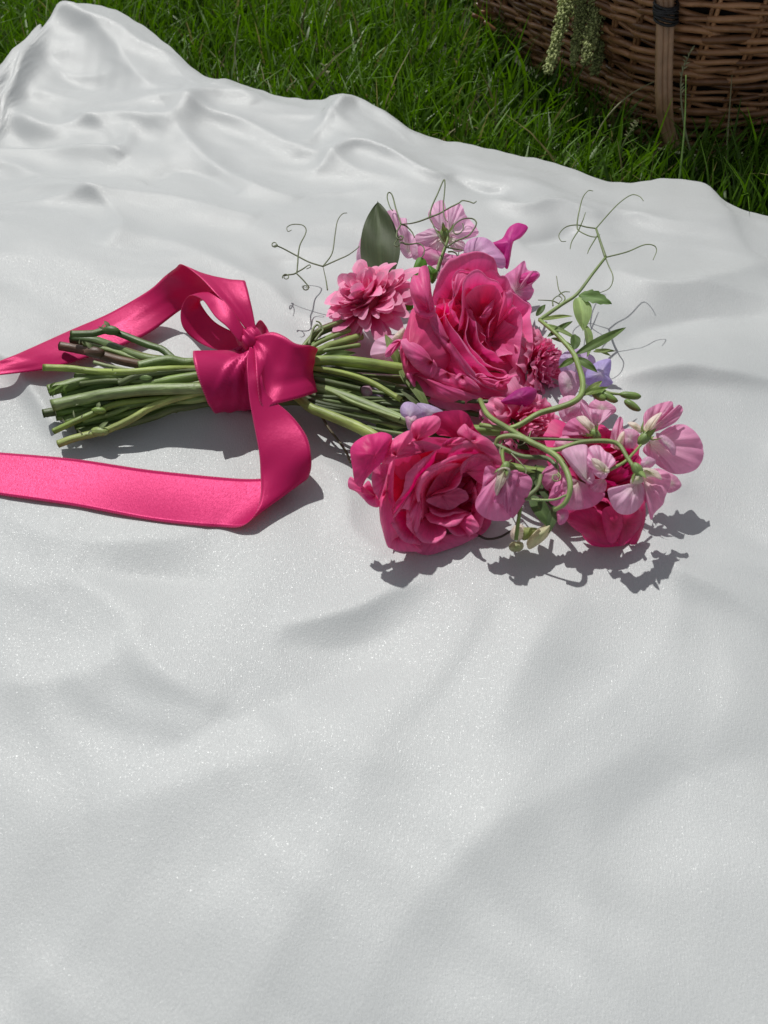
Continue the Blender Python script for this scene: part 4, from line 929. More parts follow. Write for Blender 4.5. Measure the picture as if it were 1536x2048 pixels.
def curl(cx_, cy_, rx, turns, z, a0=0, n=14, shrink=.5):
    return [(cx_+rx*(1-shrink*i/n)*math.cos(a0+turns*2*math.pi*i/n), cy_+rx*(1-shrink*i/n)*math.sin(a0+turns*2*math.pi*i/n)*.9, z+.0006*i) for i in range(n+1)]
def tendril(par, pts, r=(.00055, .00028), col=(.17,.22,.09), n=None): return tube('tendril', PP(pts), r, M_stem, par, col, 6, n or 6*len(pts))
tendril(ar, [(1108,905,.062),(1114,925,.06),(1118,945,.058)]+curl(1112,955,10,1.2,.058,-1.2), col=(.28,.36,.14))
tendril(ar, [(1020,905,.05),(1040,925,.05),(1052,940,.048),(1046,955,.045),(1030,948,.045)], col=(.2,.22,.12))
tendril(ar, [(1005,880,.05),(1000,905,.045),(1012,925,.045),(1024,920,.045)], col=(.26,.30,.15))
tendril(ar, [(1020,870,.055),(1038,890,.05),(1055,880,.05),(1062,862,.05)], col=(.26,.28,.15))
# ---- leafy pea shoot at the right
sh = empty('pea_shoot', P(1150, 750, 0)); tag(sh, 'bright green pea shoot with leaves and tendrils rising right of the bouquet', 'shoot')
LG = (.24, .34, .10)
st(sh, [(960,850,.035),(1022,856,.046),(1076,828,.056),(1116,816,.062),(1147,804,.066),(1163,788,.068),(1165,760,.068),(1155,726,.068),(1147,707,.068),(1129,685,.068),(1107,663,.066),(1079,640,.062)], [.0016,.0020,.0020,.0017,.0013], LG, 80)
st(sh, [(1079,640,.062),(1122,610,.068),(1154,588,.074),(1185,548,.080),(1211,515,.086)], [.0015,.0010], (.20,.28,.09), 40, name='branch')
st(sh, [(1211,515,.086),(1202,488,.090),(1192,457,.094)], [.0011,.0008], (.16,.22,.08), 16, name='branch')
for pts in ([(1211,515,.086),(1254,504,.090),(1288,490,.092),(1307,491,.092),(1313,501,.090),(1306,520,.088)],
            [(1211,515,.086),(1216,529,.084),(1226,554,.082),(1219,576,.080),(1196,587,.078)],
            [(1192,457,.094),(1219,426,.098),(1241,404,.100),(1263,390,.100),(1279,393,.099),(1287,402,.098)],
            [(1192,457,.094),(1172,454,.095),(1154,450,.096),(1132,454,.096),(1118,469,.095),(1122,482,.093),(1132,483,.092)],
            [(1154,450,.096),(1157,429,.098),(1165,397,.1),(1176,382,.1),(1186,382,.1)],
            [(1154,450,.096),(1157,461,.094),(1178,472,.092),(1194,474,.091),(1200,469,.091)],
            [(1157,461,.094),(1144,482,.092),(1140,498,.090)],
            [(1194,472,.093),(1179,497,.09),(1175,507,.089)],
            [(1157,461,.094),(1166,440,.096),(1171,425,.097)],
            [(1122,610,.068),(1130,596,.072),(1118,580,.074),(1113,552,.076)],
            [(1122,610,.068),(1105,602,.07),(1076,600,.072)],
            [(1118,590,.072),(1128,584,.073),(1140,584,.074)],
            [(1106,612,.068),(1106,600,.07),(1116,592,.071),(1124,598,.07),(1118,606,.07)]):
    tendril(sh, pts)
def lf(par, a_, b_, wpx, col=(.12,.20,.05), lift=.08, fold=.35, seed=0, **k):
    A, B = P(*a_), P(*b_); wd = wpx*.0004*(A[1]/.5)
    return leaf('leaf', A, B, wd, M_leaf, par, col, lift, fold, seed=seed, **k)
lf(sh, (1157,590,.074), (1224,608,.075), 26, (.13,.22,.07), serr=.25, seed=1)
lf(sh, (1157,594,.074), (1166,662,.055), 38, (.30,.42,.16), seed=2, nrm=(.1,-.8,.4))
lf(sh, (1166,645,.058), (1174,714,.050), 26, (.24,.34,.12), seed=3, nrm=(.3,-.8,.4))
lf(sh, (1150,709,.068), (1256,661,.075), 20, (.15,.24,.07), seed=4, bend=-.06)
lf(sh, (1079,640,.062), (1146,632,.066), 9, (.28,.38,.12), seed=5)
lf(sh, (1094,674,.060), (1146,642,.066), 12, (.09,.15,.04), seed=6)
lf(sh, (1072,632,.062), (1091,609,.070), 12, (.10,.17,.05), seed=7)
lf(sh, (1085,648,.062), (1162,683,.062), 10, (.24,.34,.11), seed=8)
lf(sh, (1102,676,.058), (1146,692,.058), 8, (.22,.30,.10), seed=9)
lf(sh, (1152,716,.066), (1195,745,.060), 18, (.11,.18,.05), seed=10)
lf(sh, (1152,716,.066), (1116,736,.058), 14, (.17,.28,.07), seed=11)
lf(sh, (1148,700,.066), (1150,668,.064), 22, (.07,.12,.03), seed=12)
lf(sh, (1186,703,.060), (1232,702,.062), 9, (.26,.34,.12), seed=13)
lf(sh, (1190,698,.062), (1222,712,.058), 8, (.26,.34,.12), seed=14)
lf(sh, (1164,792,.066), (1204,762,.066), 16, (.30,.40,.13), seed=15)
lf(sh, (1164,790,.066), (1216,775,.064), 14, (.24,.36,.09), seed=16)
st(sh, [(1164,790,.066),(1195,779,.062),(1220,786,.062),(1243,789,.062)], [.0012,.0008], (.22,.28,.10), 20, name='branch')
for k, (a_, b_, w_) in enumerate([((1238,788,.062),(1283,794,.062),14),((1248,800,.060),(1280,822,.056),14),((1200,784,.06),(1236,804,.058),15),((1184,786,.06),(1212,800,.058),14)]):
    A, B = P(*a_), P(*b_); blob('bud', (A+B)/2, (.0026, .0026, np.linalg.norm(B-A)/2), (.15,.24,.06) if k < 3 else (.2,.3,.08), M_stem, sh, B-A, seed=k)
# ---- tendril sprays at the top and left
t1 = empty('tendril_spray', P(650, 600, 0)); tag(t1, 'dark thin curling tendrils left of the pompom bloom, over bare cloth', 'tendrils')
for pts in ([(655,580,.030),(652,560,.034),(646,533,.040)], [(646,533,.040),(620,525,.042),(596,513,.044),(566,497,.046),(552,491,.046)]+curl(549,489,6,1.3,.046,.2),
            [(596,513,.044),(600,490,.046),(610,470,.050),(612,458,.052),(604,450,.054),(585,449,.054),(574,455,.052),(576,463,.050),(583,460,.05)],
            [(646,533,.040),(664,507,.045),(670,470,.052),(675,442,.056),(685,428,.058),(694,426,.058)],
            [(646,533,.040),(675,520,.043),(700,508,.046),(722,488,.048),(728,462,.050)],
            [(596,513,.044),(595,530,.042),(592,546,.040),(575,550,.038),(566,552,.037)]+curl(572,554,7,1.1,.037,2.8),
            [(592,546,.040),(606,538,.040),(618,530,.042),(621,534,.042),(613,538,.041)], [(592,546,.040),(606,560,.036),(617,573,.032)]+curl(611,575,6,1.1,.031,0)):
    tendril(t1, pts, (.0006, .0003), (.15,.18,.09))
t2 = empty('tendril_spray', P(885, 560, 0)); tag(t2, 'tall forked tendrils curling in front of the top sweet peas', 'tendrils')
c3 = lambda pts, z0, z1: [(630+x*.29948, 390+y*.29948, z0+(z1-z0)*i/(len(pts)-1)) for i, (x, y) in enumerate(pts)]
for pts in (c3([(825,510),(850,430),(878,350)], .05, .078), c3([(878,350),(830,280),(765,150)], .078, .09),
            c3([(765,150),(700,175),(640,190),(575,195)], .09, .088), c3([(575,195),(560,150),(540,90),(515,0),(490,-15),(482,20),(500,80),(518,105)], .088, .095),
            c3([(765,150),(780,80),(820,-10),(860,-100),(868,-60),(858,60),(862,140),(885,180)], .09, .10),
            c3([(765,150),(830,125),(900,85),(960,55),(985,38),(1030,45),(1060,55),(1078,42)], .09, .096),
            c3([(878,350),(940,310),(1020,275),(1060,230),(1078,185),(1050,158),(990,160),(940,190),(920,230),(940,262),(975,250),(992,215),(985,190)], .078, .094),
            c3([(575,195),(610,210),(645,245),(665,285)], .088, .08), c3([(575,195),(550,240),(545,280),(570,300),(588,285),(570,275),(545,305),(530,330),(550,345),(572,320)], .088, .075),
            c3([(570,315),(620,330),(690,325),(725,350),(728,390),(710,420)], .078, .07), c3([(878,350),(930,360),(995,370)], .078, .07),
            c3([(890,380),(920,380),(945,395),(955,430),(960,380)], .07, .06)):
    tendril(t2, pts, (.0007, .0004), (.15,.19,.08))
# ---- big leaf and small toothed leaf
bl = leaf('big_leaf', P(766,570,.026), P(755,403,.080), .0330, M_leaf, None, (.085,.115,.055), .03, .22, seed=4, wpos=.40, nrm=(-.1,-.9,.35), nt=24, ns=11)
tag(bl, 'large dark green pointed leaf standing up behind the pompom bloom', 'leaf')
tl = empty('toothed_leaf', P(828, 600, 0)); tag(tl, 'bright green toothed leaf squeezed between the pompom and the biggest rose', 'leaf')
frt = Frame(828, 570, .050, 0, 0, C3)
outline_petal('leaf_blade', frt, [(680,425),(710,415),(740,440),(745,480),(690,540),(660,640),(650,700),(655,760),(600,775),(560,765),(590,720),(570,665),(625,640),(640,560),(655,490)], M_leaf, tl, ((.08,.2,.02),(.09,.24,.02),(.10,.26,.03)), e=-.004, dome=.004, pleat=.0015, seed=2)
outline_petal('leaf_blade', frt, [(755,470),(800,490),(820,520),(800,580),(775,590),(760,530)], M_leaf, tl, ((.08,.2,.02),(.07,.19,.02),(.08,.2,.03)), e=-.005, dome=.003, seed=3)
# ---- cut stems (those not part of a bloom above)
STEMS = [
 ([(142,668,.030),(185,667,.034),(223,662,.036),(301,691,.034),(360,706,.034),(400,718,.032),(520,716,.032),(600,682,.034),(686,647,.036)], .0034, G3, 'dark green cut stem with a kink, uppermost at the left', 1),
 ([(120,692,.016),(155,698,.018),(189,706,.022),(250,723,.026),(330,736,.030),(402,740,.030),(520,730,.030),(633,664,.030),(700,640,.030)], .0040, BROWN, 'brown purple woody cut stem under the topmost green ones', 1),
 ([(86,735,.030),(140,737,.032),(193,743,.034),(260,744,.036),(330,738,.037),(400,737,.036),(520,732,.034),(640,738,.036),(731,760,.034),(803,800,.03)], .0030, (.22,.31,.08), 'long pale green cut stem lit along its top, sticking out furthest left', 0),
 ([(97,781,.018),(130,773,.022),(193,755,.026),(250,752,.028),(400,752,.028),(520,752,.028),(640,770,.022),(760,800,.012),(860,820,.010)], .0050, (.12,.19,.06), 'thick ribbed stem with a torn frayed end', 1),
 ([(125,791,.012),(180,776,.018),(260,757,.022),(330,752,.026),(404,748,.028),(520,745,.028),(650,745,.026),(790,775,.024)], .0040, (.10,.17,.07), 'grey green ribbed stem beneath the frayed one', 0),
 ([(103,811,.020),(160,799,.024),(215,788,.027),(300,779,.030),(380,777,.032),(410,776,.032),(520,770,.030),(650,780,.028),(815,842,.03)], .0052, (.16,.235,.10), 'thickest pale grey green stem crossing the middle of the bundle', 0),
 ([(86,827,.010),(130,820,.012),(215,806,.016),(404,786,.020),(520,780,.020),(660,800,.018),(780,850,.016)], .0038, (.05,.08,.022), 'short dark stem with a square cut end at the left', 1),
 ([(107,863,.012),(150,843,.016),(198,822,.020),(240,806,.022),(330,796,.024),(406,788,.024),(520,784,.022),(640,790,.022),(700,815,.02)], .0026, (.15,.23,.05), 'thin yellow green stem slanting down to the left', 1),
 ([(116,888,.008),(150,876,.010),(200,864,.012),(232,853,.015),(268,835,.019),(301,815,.022),(340,800,.025),(375,791,.027),(410,786,.027),(520,780,.026),(650,800,.022)], .0034, (.24,.31,.10), 'pale green bent stem lowest in the bundle, its tip on the cloth', 1),
 ([(130,846,.010),(180,824,.014),(260,806,.018),(404,788,.020),(520,780,.018),(660,812,.012)], .0050, (.10,.16,.05), 'broad shaded stem between the slanting thin ones', 0),
 ([(278,733,.036),(320,722,.040),(357,711,.042),(380,722,.040),(402,730,.038)], .0046, (.11,.18,.06), 'short broad stalk with a leaf scar near the ribbon', 1),
 ([(187,724,.026),(223,733,.028),(280,742,.030),(402,744,.032),(520,738,.03)], .0016, (.20,.26,.14), 'slender stub of a stem over the brown one', 0),
 ([(155,866,.006),(258,845,.010),(404,806,.012),(520,800,.012),(640,815,.010),(700,850,.01)], .0044, (.07,.11,.035), 'dark green stem underneath, near the bent pale one', 0),
 ([(148,832,.010),(215,816,.013),(320,802,.015),(408,796,.016),(520,790,.015),(680,792,.016)], .0030, (.13,.19,.07), 'short pale stump between thicker stems', 1),
 ([(330,700,.030),(360,708,.034),(395,716,.034),(520,722,.034),(620,690,.036),(697,655,.036)], .0024, G1, 'green stem rising to the pompom bloom', 0),
 ([(238,768,.030),(275,752,.034),(330,744,.034),(404,742,.034),(520,740,.032),(640,760,.032),(720,778,.03)], .0030, (.06,.09,.03), 'dark stem crossing over in the middle of the bundle', 0),
 ([(300,790,.022),(360,770,.026),(410,765,.028),(520,765,.028),(640,776,.030),(709,806,.032),(800,838,.034)], .0022, (.18,.26,.09), 'slender green stem running to the lilac bud', 0),
 ([(330,812,.010),(404,800,.012),(520,795,.014),(620,812,.014),(660,860,.010),(690,900,.006),(701,925,.004)], .0012, (.09,.08,.05), 'wiry dark stalk drooping to the cloth beside the lower rose', 0),
 ([(350,830,.008),(410,806,.010),(520,800,.012),(600,790,.014),(700,790,.014),(820,800,.012),(960,830,.012)], .0030, (.07,.11,.04), 'shaded stem deep under the biggest rose', 0),
 ([(404,760,.016),(520,756,.018),(640,745,.020),(740,758,.02),(860,790,.02)], .0018, (.18,.24,.11), 'pale thin stem below the stout green one', 0),
]
rs_ = np.random.default_rng(9)
EXTRA = ['thin dark stem between the two topmost stems', 'thin green stem just under the long pale one', 'thin grey green stem resting on the frayed one', 'narrow dark stem under the thickest grey green one',
         'narrow yellow green stem near the bottom of the bundle', 'thin shaded stem between the lowest two stems', 'short thin stem ending near the square cut one']
for k, (lab, (x0, y0_, z0_)) in enumerate(zip(EXTRA, [(168,688,.022),(150,752,.024),(160,768,.026),(140,806,.016),(165,842,.014),(190,862,.008),(112,836,.010)])):
    ym = y0_+(758-y0_)*.55; STEMS.append(([(x0, y0_, z0_), (x0+60, y0_+(758-y0_)*.16+rs_.uniform(-5, 5), z0_+.003), (x0+140, ym, z0_+.004), (404, y0_+(758-y0_)*.62, .026), (520, 756, .026), (650, 758+rs_.uniform(-30, 40), .022), (760, 790, .016)],
        rs_.uniform(.0019, .0029), tuple(np.array((.12, .18, .06))*rs_.uniform(.5, 1.5)), lab, k % 2))
for pts, r_, col, lab, knob in STEMS:
    rr = np.random.default_rng(int(pts[0][0]))
    s_ = empty('cut_stem', P(pts[0][0]+30, pts[0][1], 0)); tag(s_, lab, 'stem', 'cut flower stems')
    tube('stalk', PP(pts, zs=.88), [r_*.76, r_*.74, r_*.70, r_*.62], M_stem, s_, tuple(np.array(col)*np.array((1.35,1.25,1.1))), 14, 64, startcol=CUT, rough=.02, seed=int(pts[0][0]), flat=rr.uniform(.8, 1.0))
    if knob and r_ < .0045:
        p = np.array(PP([pts[2]])[0]); blob('node', p+np.array((0, 0, r_*.12)), (r_*1.0, r_*1.0, r_*1.9), tuple(np.array(col)*1.2), M_stem, s_, (1, -.1, 0), seed=int(pts[0][1]))
        q = PP([(pts[2][0]+8, pts[2][1]-r_*2600, pts[2][2]+r_)])[0]
        leaf('leaf_scar', p+np.array((0, .0, r_*.8)), p+np.array((rr.uniform(-.006, .008), .004, r_*1.7)), .003, M_leaf, s_, (.24,.3,.14), .1, .3, seed=3, nt=6, ns=5)
        for _ in range(2):
            a_ = PP([pts[1]])[0]+np.array((rr.uniform(.0, .01), 0, r_)); leaf('fibre', a_, a_+np.array((rr.uniform(-.005, .005), rr.uniform(-.004, .004), .004)), .0012, M_leaf, s_, (.3,.35,.2), .1, .1, nt=5, ns=3)
# frayed end of the torn stem
fy = empty('torn_leaf_scrap', P(120, 770, 0)); tag(fy, 'torn green leaf scraps around the frayed stem end', 'leaf scraps')
for k, (a_, b_, w_) in enumerate([((96,786,.02),(128,770,.026),10),((100,778,.022),(112,764,.03),6),((120,785,.02),(138,768,.028),9),((128,775,.024),(134,790,.02),7),((110,780,.02),(108,796,.012),6)]):
    lf(fy, a_, b_, w_, (.13,.22,.04), seed=k, lift=.2)
# thin stems and leaf scraps right of the ribbon
def scraps():
    r = empty('sweet_pea_foliage', P(680, 680, 0)); tag(r, 'thin green stems and curly scraps between the ribbon and the pompom', 'foliage')
    for pts in ([(540,712,.03),(592,686,.034),(633,663,.036),(690,640,.036)], [(560,720,.03),(610,700,.034),(650,680,.036),(700,660,.036)], [(600,706,.032),(660,700,.034),(720,690,.034)]):
        st(r, pts, .0016, (.22,.30,.10), 24, name='stem')
    tendril(r, [(618,690,.034),(622,672,.038),(628,655,.042),(636,650,.044),(640,658,.043),(632,664,.042)], (.0011, .0006), (.22,.27,.13))
    tendril(r, [(630,682,.036),(640,668,.04),(646,660,.042),(640,646,.046),(632,642,.048)], (.001, .0005), (.22,.27,.13))
    lf(r, (640,716,.034), (712,706,.03), 18, (.11,.17,.05), seed=2)
    lf(r, (650,740,.028), (735,752,.026), 9, (.15,.2,.09), seed=3)
    lf(r, (655,786,.024), (704,783,.026), 12, (.28,.36,.13), seed=4)
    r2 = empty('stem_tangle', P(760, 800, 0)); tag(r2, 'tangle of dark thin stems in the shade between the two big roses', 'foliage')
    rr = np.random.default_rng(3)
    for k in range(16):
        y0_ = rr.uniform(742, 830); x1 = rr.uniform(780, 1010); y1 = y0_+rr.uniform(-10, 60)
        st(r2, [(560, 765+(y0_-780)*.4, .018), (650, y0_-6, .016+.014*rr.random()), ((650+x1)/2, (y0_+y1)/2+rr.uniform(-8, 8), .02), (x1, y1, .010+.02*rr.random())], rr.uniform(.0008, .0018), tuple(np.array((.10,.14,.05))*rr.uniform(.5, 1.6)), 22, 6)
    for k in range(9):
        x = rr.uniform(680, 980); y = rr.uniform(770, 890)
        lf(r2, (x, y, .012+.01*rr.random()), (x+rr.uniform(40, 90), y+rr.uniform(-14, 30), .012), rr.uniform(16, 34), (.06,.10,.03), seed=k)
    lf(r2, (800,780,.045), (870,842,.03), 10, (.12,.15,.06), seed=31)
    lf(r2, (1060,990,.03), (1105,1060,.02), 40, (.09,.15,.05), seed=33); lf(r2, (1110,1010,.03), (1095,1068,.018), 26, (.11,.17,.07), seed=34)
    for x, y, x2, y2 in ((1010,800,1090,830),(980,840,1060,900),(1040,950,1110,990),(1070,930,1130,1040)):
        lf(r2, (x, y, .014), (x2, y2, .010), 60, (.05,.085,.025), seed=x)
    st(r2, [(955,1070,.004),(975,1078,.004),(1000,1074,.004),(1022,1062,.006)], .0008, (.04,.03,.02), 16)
scraps()
# ================================================================== RIBBON
rb = empty('ribbon_bow', P(495, 720, 0)); tag(rb, 'shiny hot pink satin ribbon bow tied round the flower stems', 'ribbon')
def ribbon(name, A, B, n=90, nw=15, cup=0.0, wrinkle=.0, seed=0, label=None):
    a_ = catmull(PP(A), n); b_ = catmull(PP(B), n)
    s = np.linspace(0, 1, nw)[None, :, None]
    G = a_[:, None]*(1-s)+b_[:, None]*s
    T = np.gradient((a_+b_)/2, axis=0); Wd = b_-a_; Nn = np.cross(T, Wd); Nn /= np.linalg.norm(Nn, axis=1)[:, None]+1e-12
    if cup or wrinkle:
        w_ = np.linalg.norm(Wd, axis=1)[:, None, None]
        G = G+Nn[:, None]*w_*cup*np.sin(np.pi*s)
        ss = np.linspace(0, 1, n)[:, None, None]
        G = G+Nn[:, None]*wrinkle*(np.sin(s*13+seed+ss*4)+.6*np.sin(s*23+2*seed-ss*6))*np.sin(np.pi*s)**.4
    arc = np.r_[0, np.cumsum(np.linalg.norm(np.diff((a_+b_)/2, axis=0), axis=1))]
    uv = np.stack([np.tile(np.linspace(0, 1, nw), n), np.repeat(arc, nw)], 1)
    o = mesh_obj(name, G.reshape(-1, 3), grid_faces(n, nw), M_ribbon, rb, None, uv)
    md = o.modifiers.new('thickness', 'SOLIDIFY'); md.thickness = .00035; md.offset = 0
    if label: o['label'] = label
    return o
# tail that leaves the picture at the lower left, folded over at its right end
ribbon('tail', [(500,690,.062),(494,722,.060),(495,755,.058),(499,800,.052),(508,850,.040),(518,905,.026),(521,950,.018),(521,992,.013),(509,1030,.010),(482,1053,.005),(440,1054,.0015),(395,1051,.0015),(300,1040,.0015),(150,1012,.002),(0,990,.002),(-120,972,.002)],
               [(512,690,.062),(518,722,.060),(524,755,.056),(536,790,.048),(580,828,.040),(612,870,.034),(622,908,.026),(621,942,.016),(608,962,.009),(575,960,.006),(540,957,.005),(470,957,.003),(300,940,.0015),(150,918,.002),(0,905,.002),(-120,897,.002)], n=150, cup=.015, seed=2,
       label='long lower tail, folded at the right and running off to the left')
ribbon('tail', [(512,658,.070),(506,625,.078),(500,598,.084),(494,574,.086),(487,561,.084),(462,572,.066),(420,595,.040),(365,618,.016),(300,665,.008),(240,693,.007),(150,723,.007),(90,739,.009),(0,750,.013),(-110,760,.013)],
               [(490,656,.072),(464,622,.082),(428,584,.088),(398,553,.086),(364,529,.080),(350,537,.066),(330,552,.044),(296,582,.022),(220,626,.010),(140,661,.007),(60,697,.007),(20,714,.010),(-30,730,.013),(-130,745,.013)], n=120, cup=-.05, wrinkle=.00012, seed=1,
       label='upper tail, rising from the knot and folded down to the left')
ribbon('loop', [(494,662,.070),(484,650,.076),(468,625,.084),(455,607,.086),(434,586,.084),(412,586,.074),(402,598,.058),(404,612,.044),(430,644,.036),(475,668,.040),(492,676,.05)],
               [(484,684,.066),(476,680,.070),(455,655,.078),(430,633,.080),(405,600,.076),(378,592,.060),(362,620,.040),(366,655,.026),(396,684,.020),(436,700,.026),(478,702,.042)], n=100, cup=.05, seed=3, label='smaller loop left of the knot')
ribbon('loop', [(505,676,.068),(522,670,.078),(545,664,.084),(568,672,.084),(592,687,.080),(620,691,.074),(632,695,.062),(634,700,.050),(610,705,.044),(560,700,.046),(520,694,.056)],
               [(506,690,.064),(510,712,.066),(514,762,.060),(524,812,.048),(560,806,.044),(606,794,.040),(630,786,.034),(633,784,.026),(610,786,.020),(560,790,.026),(518,730,.048)], n=110, cup=.10, wrinkle=.0003, seed=4, label='larger glossy loop right of the knot')
ribbon('loop', [(508,655,.060),(520,640,.056),(532,652,.044),(540,668,.040)], [(512,676,.060),(522,672,.056),(530,680,.044),(536,690,.040)], n=30, cup=.1, seed=6, label='small dark fold behind the knot')
def wrap():
    # pleated band round the stems
    n, m = 72, 26; vs, uv = [], []
    L0, L1 = P(410, 766, .020), P(548, 760, .020)
    for j in range(m):
        u = j/(m-1); c = L0*(1-u)+L1*u
        for i in range(n):
            a_ = 2*np.pi*i/n
            ry, rz = .0215-.001*u, .0215
            gather = max(0, np.cos(a_-1.0))
            da = (a_-1.25+np.pi) % (2*np.pi)-np.pi         # angle from the knot, which sits on top
            pl = 0
            for sk_, A_, wd_ in ((-.46, .0017, .05), (-.33, .0013, .035), (-.22, .0019, .045), (-.12, .0012, .03), (-.03, .0015, .035), (.10, .0012, .05)):
                pl += A_*np.exp(-((u-.80-sk_*abs(da)*.9-.03*np.sin(da*3+sk_*20))/wd_)**2)*min(1, .35+1.1/(1+da*da*1.2))
            pl -= .0012
            r_ = 1+pl/.019
            sk = -.005*np.cos(a_)*(1-u)
            v = c+np.array((sk+.004*np.sin(a_)*(1-u)*-1, np.cos(a_)*ry*r_, np.sin(a_)*rz*r_+.001))
            vs.append(v); uv.append((u, a_*.02))
    o = mesh_obj('wrap', vs, grid_faces(m, n, True), M_ribbon, rb, None, uv); md = o.modifiers.new('thickness', 'SOLIDIFY'); md.thickness = .0008; md.offset = 1
    # knot: a short gathered turn of ribbon over the crossing
    n, m = 30, 14; vs, uv = [], []
    c0, c1 = P(486, 694, .062), P(512, 664, .066)
    c0, c1 = P(482, 690, .058), P(520, 672, .062)
    ax = c1-c0; ax /= np.linalg.norm(ax); s0 = np.cross(ax, (0, 0, 1)); s0 /= np.linalg.norm(s0); t0 = np.cross(s0, ax)
    for j in range(m):
        u = j/(m-1); c = c0*(1-u)+c1*u; R = .0066+.0030*np.sin(np.pi*u)
        for i in range(n):
            a_ = 2*np.pi*i/n; r_ = R*(1+.09*np.sin(u*17+a_)+.06*np.sin(u*31-a_*2))
            vs.append(c+s0*np.cos(a_)*r_+t0*np.sin(a_)*r_*.9); uv.append((u, a_*.02))
    vs.append(c0); vs.append(c1); uv += [(0, 0), (1, 0)]
    F = grid_faces(m, n, True).tolist()+[[n*m, (k+1) % n, k] for k in range(n)]+[[n*m+1, (m-1)*n+k, (m-1)*n+(k+1) % n] for k in range(n)]
    mesh_obj('knot', vs, F, M_ribbon, rb, None, uv)
    # gathered pleats running from the wrap up into the knot
    ribbon('pleat', [(452,704,.040),(466,698,.050),(484,690,.058)], [(470,770,.036),(478,730,.044),(492,700,.056)], n=24, cup=.12, wrinkle=.0006, seed=5)
    ribbon('pleat', [(478,712,.044),(484,700,.054),(490,694,.058)], [(500,740,.040),(500,715,.050),(498,700,.058)], n=24, cup=.15, wrinkle=.0005, seed=7)
wrap()
# ================================================================== BASKET
def basket():
    r = empty('wicker_basket', (.5, 1.15, GZ0)); tag(r, 'brown woven willow basket standing in the grass at the top right', 'basket')
    La, Lb, rc = .60, .42, .13
    def foot(s, grow):                    # rounded rectangle path, s in metres along the perimeter
        hx, hy = La/2+grow, Lb/2+grow; rcc = rc+grow*.6
        segs = []
        pts = []
        for (sx, sy, a0) in ((1, 1, 0), (-1, 1, 90), (-1, -1, 180), (1, -1, 270)):
            for k in range(9):
                a_ = math.radians(a0+k*90/8); pts.append((sx*(hx-rcc)+rcc*math.cos(a_), sy*(hy-rcc)+rcc*math.sin(a_)))
        pts = np.array(pts+[pts[0]])
        return arc_resample(pts, s)
    NP = 260
    ctr = BC+bdir*(La/2)+bdir2*(Lb/2)
    def world(path, z):
        xy = ctr+path[:, :1]*bdir+path[:, 1:]*bdir2
        return np.column_stack([xy, np.full(len(xy), z) if np.ndim(z) == 0 else z])
    rows = 52; pitch = .0056
    rr = np.random.default_rng(2)
    nst = 50
    ph = np.linspace(0, 2*np.pi*nst/2, NP)
    for k in range(rows):
        h = .005+k*pitch; grow = .055*math.sin(min(h/.30, 1)*math.pi*.5)**1.0-.02*max(0, h-.18)/.12*0
        path = foot(NP, grow)[:-1]
        ctr_n = path/np.linalg.norm(path, axis=1)[:, None]
        ph_ = ph[:-1]+math.pi*(k % 2)
        off = .0042*np.sin(ph_)
        path2 = path+ctr_n*off[:, None]
        sl = .0022*np.sin(ph_*1.0+.8)+.0018*np.sin(np.linspace(0, 50, NP-1)+rr.uniform(0, 6))+.0015*np.sin(np.linspace(0, 17, NP-1)+rr.uniform(0, 6))
        Wp = world(path2, GZ0+h+sl)
        R = .0032*(1+.15*rr.normal())*(1+.16*np.sin(np.linspace(0, rr.uniform(12, 30), NP-1)+rr.uniform(0, 6)))
        T = np.roll(Wp, -1, 0)-np.roll(Wp, 1, 0); T /= np.linalg.norm(T, axis=1)[:, None]
        up = np.array((0, 0, 1.)); S = np.cross(T, up); S /= np.linalg.norm(S, axis=1)[:, None]
        sides = 7; a_ = np.arange(sides)/sides*2*np.pi
        V = Wp[:, None]+S[:, None]*(np.cos(a_)[None, :, None]*R[:, None, None])+up*(np.sin(a_)[None, :, None]*R[:, None, None])
        nP = len(Wp); F = grid_faces(nP, sides, True)
        lastf = np.array([[(nP-1)*sides+j, (nP-1)*sides+(j+1) % sides, (j+1) % sides, j] for j in range(sides)])
        uv = np.stack([np.tile(a_/6.28, nP), np.repeat(np.linspace(0, 2.0, nP), sides)*5], 1)
        mesh_obj('willow_weaver', V.reshape(-1, 3), np.vstack([F, lastf]), M_wicker, r, None, uv)
    p0 = foot(nst+1, 0)[:-1]; nr_ = p0/np.linalg.norm(p0, axis=1)[:, None]
    idx = np.linspace(0, NP-1, nst, endpoint=False)
    for k in range(nst):
        for side_ in (-.0028, .0028):
            pts = []
            for h in (0, .08, .16, .24, .30):
                g = .055*math.sin(min(h/.30, 1)*math.pi*.5)
                pth = foot(NP, g)[:-1]; q = pth[int(idx[k]) % (NP-1)]; q2 = pth[(int(idx[k])+1) % (NP-1)]; tv = (q2-q)/np.linalg.norm(q2-q)
                pts.append(world((q+tv*side_)[None], GZ0+h)[0])
            tube('willow_stake', pts, .0024, M_wicker, r, sides=6, n=14)
    # near-black sheet behind the weave; the basket's inner shade put into its colour
    pts = [foot(80, -.008+.055*math.sin(h/.30*math.pi*.5))[:-1] for h in (0, .1, .2, .29)]
    V = np.vstack([world(p, GZ0+h) for p, h in zip(pts, (0, .1, .2, .29))]); mesh_obj('inner_shade', V, grid_faces(4, 79, True), simple('dark basket inside', (.02, .012, .008), .9), r)
    # top rim braid
    pr = foot(120, .058)[:-1]
    for q in range(3):
        zz = GZ0+.292+.006*np.sin(np.linspace(0, 120, 119)+q*2.1); pq = pr*(1+.012*np.cos(np.linspace(0, 120, 119)+q*2.1))[:, None]
        W_ = world(pq, zz); W_ = np.vstack([W_, W_[:1]])
        tube('rim_rod', W_, .0042, M_wicker, r, sides=7, n=240)
    return r
bk = basket()
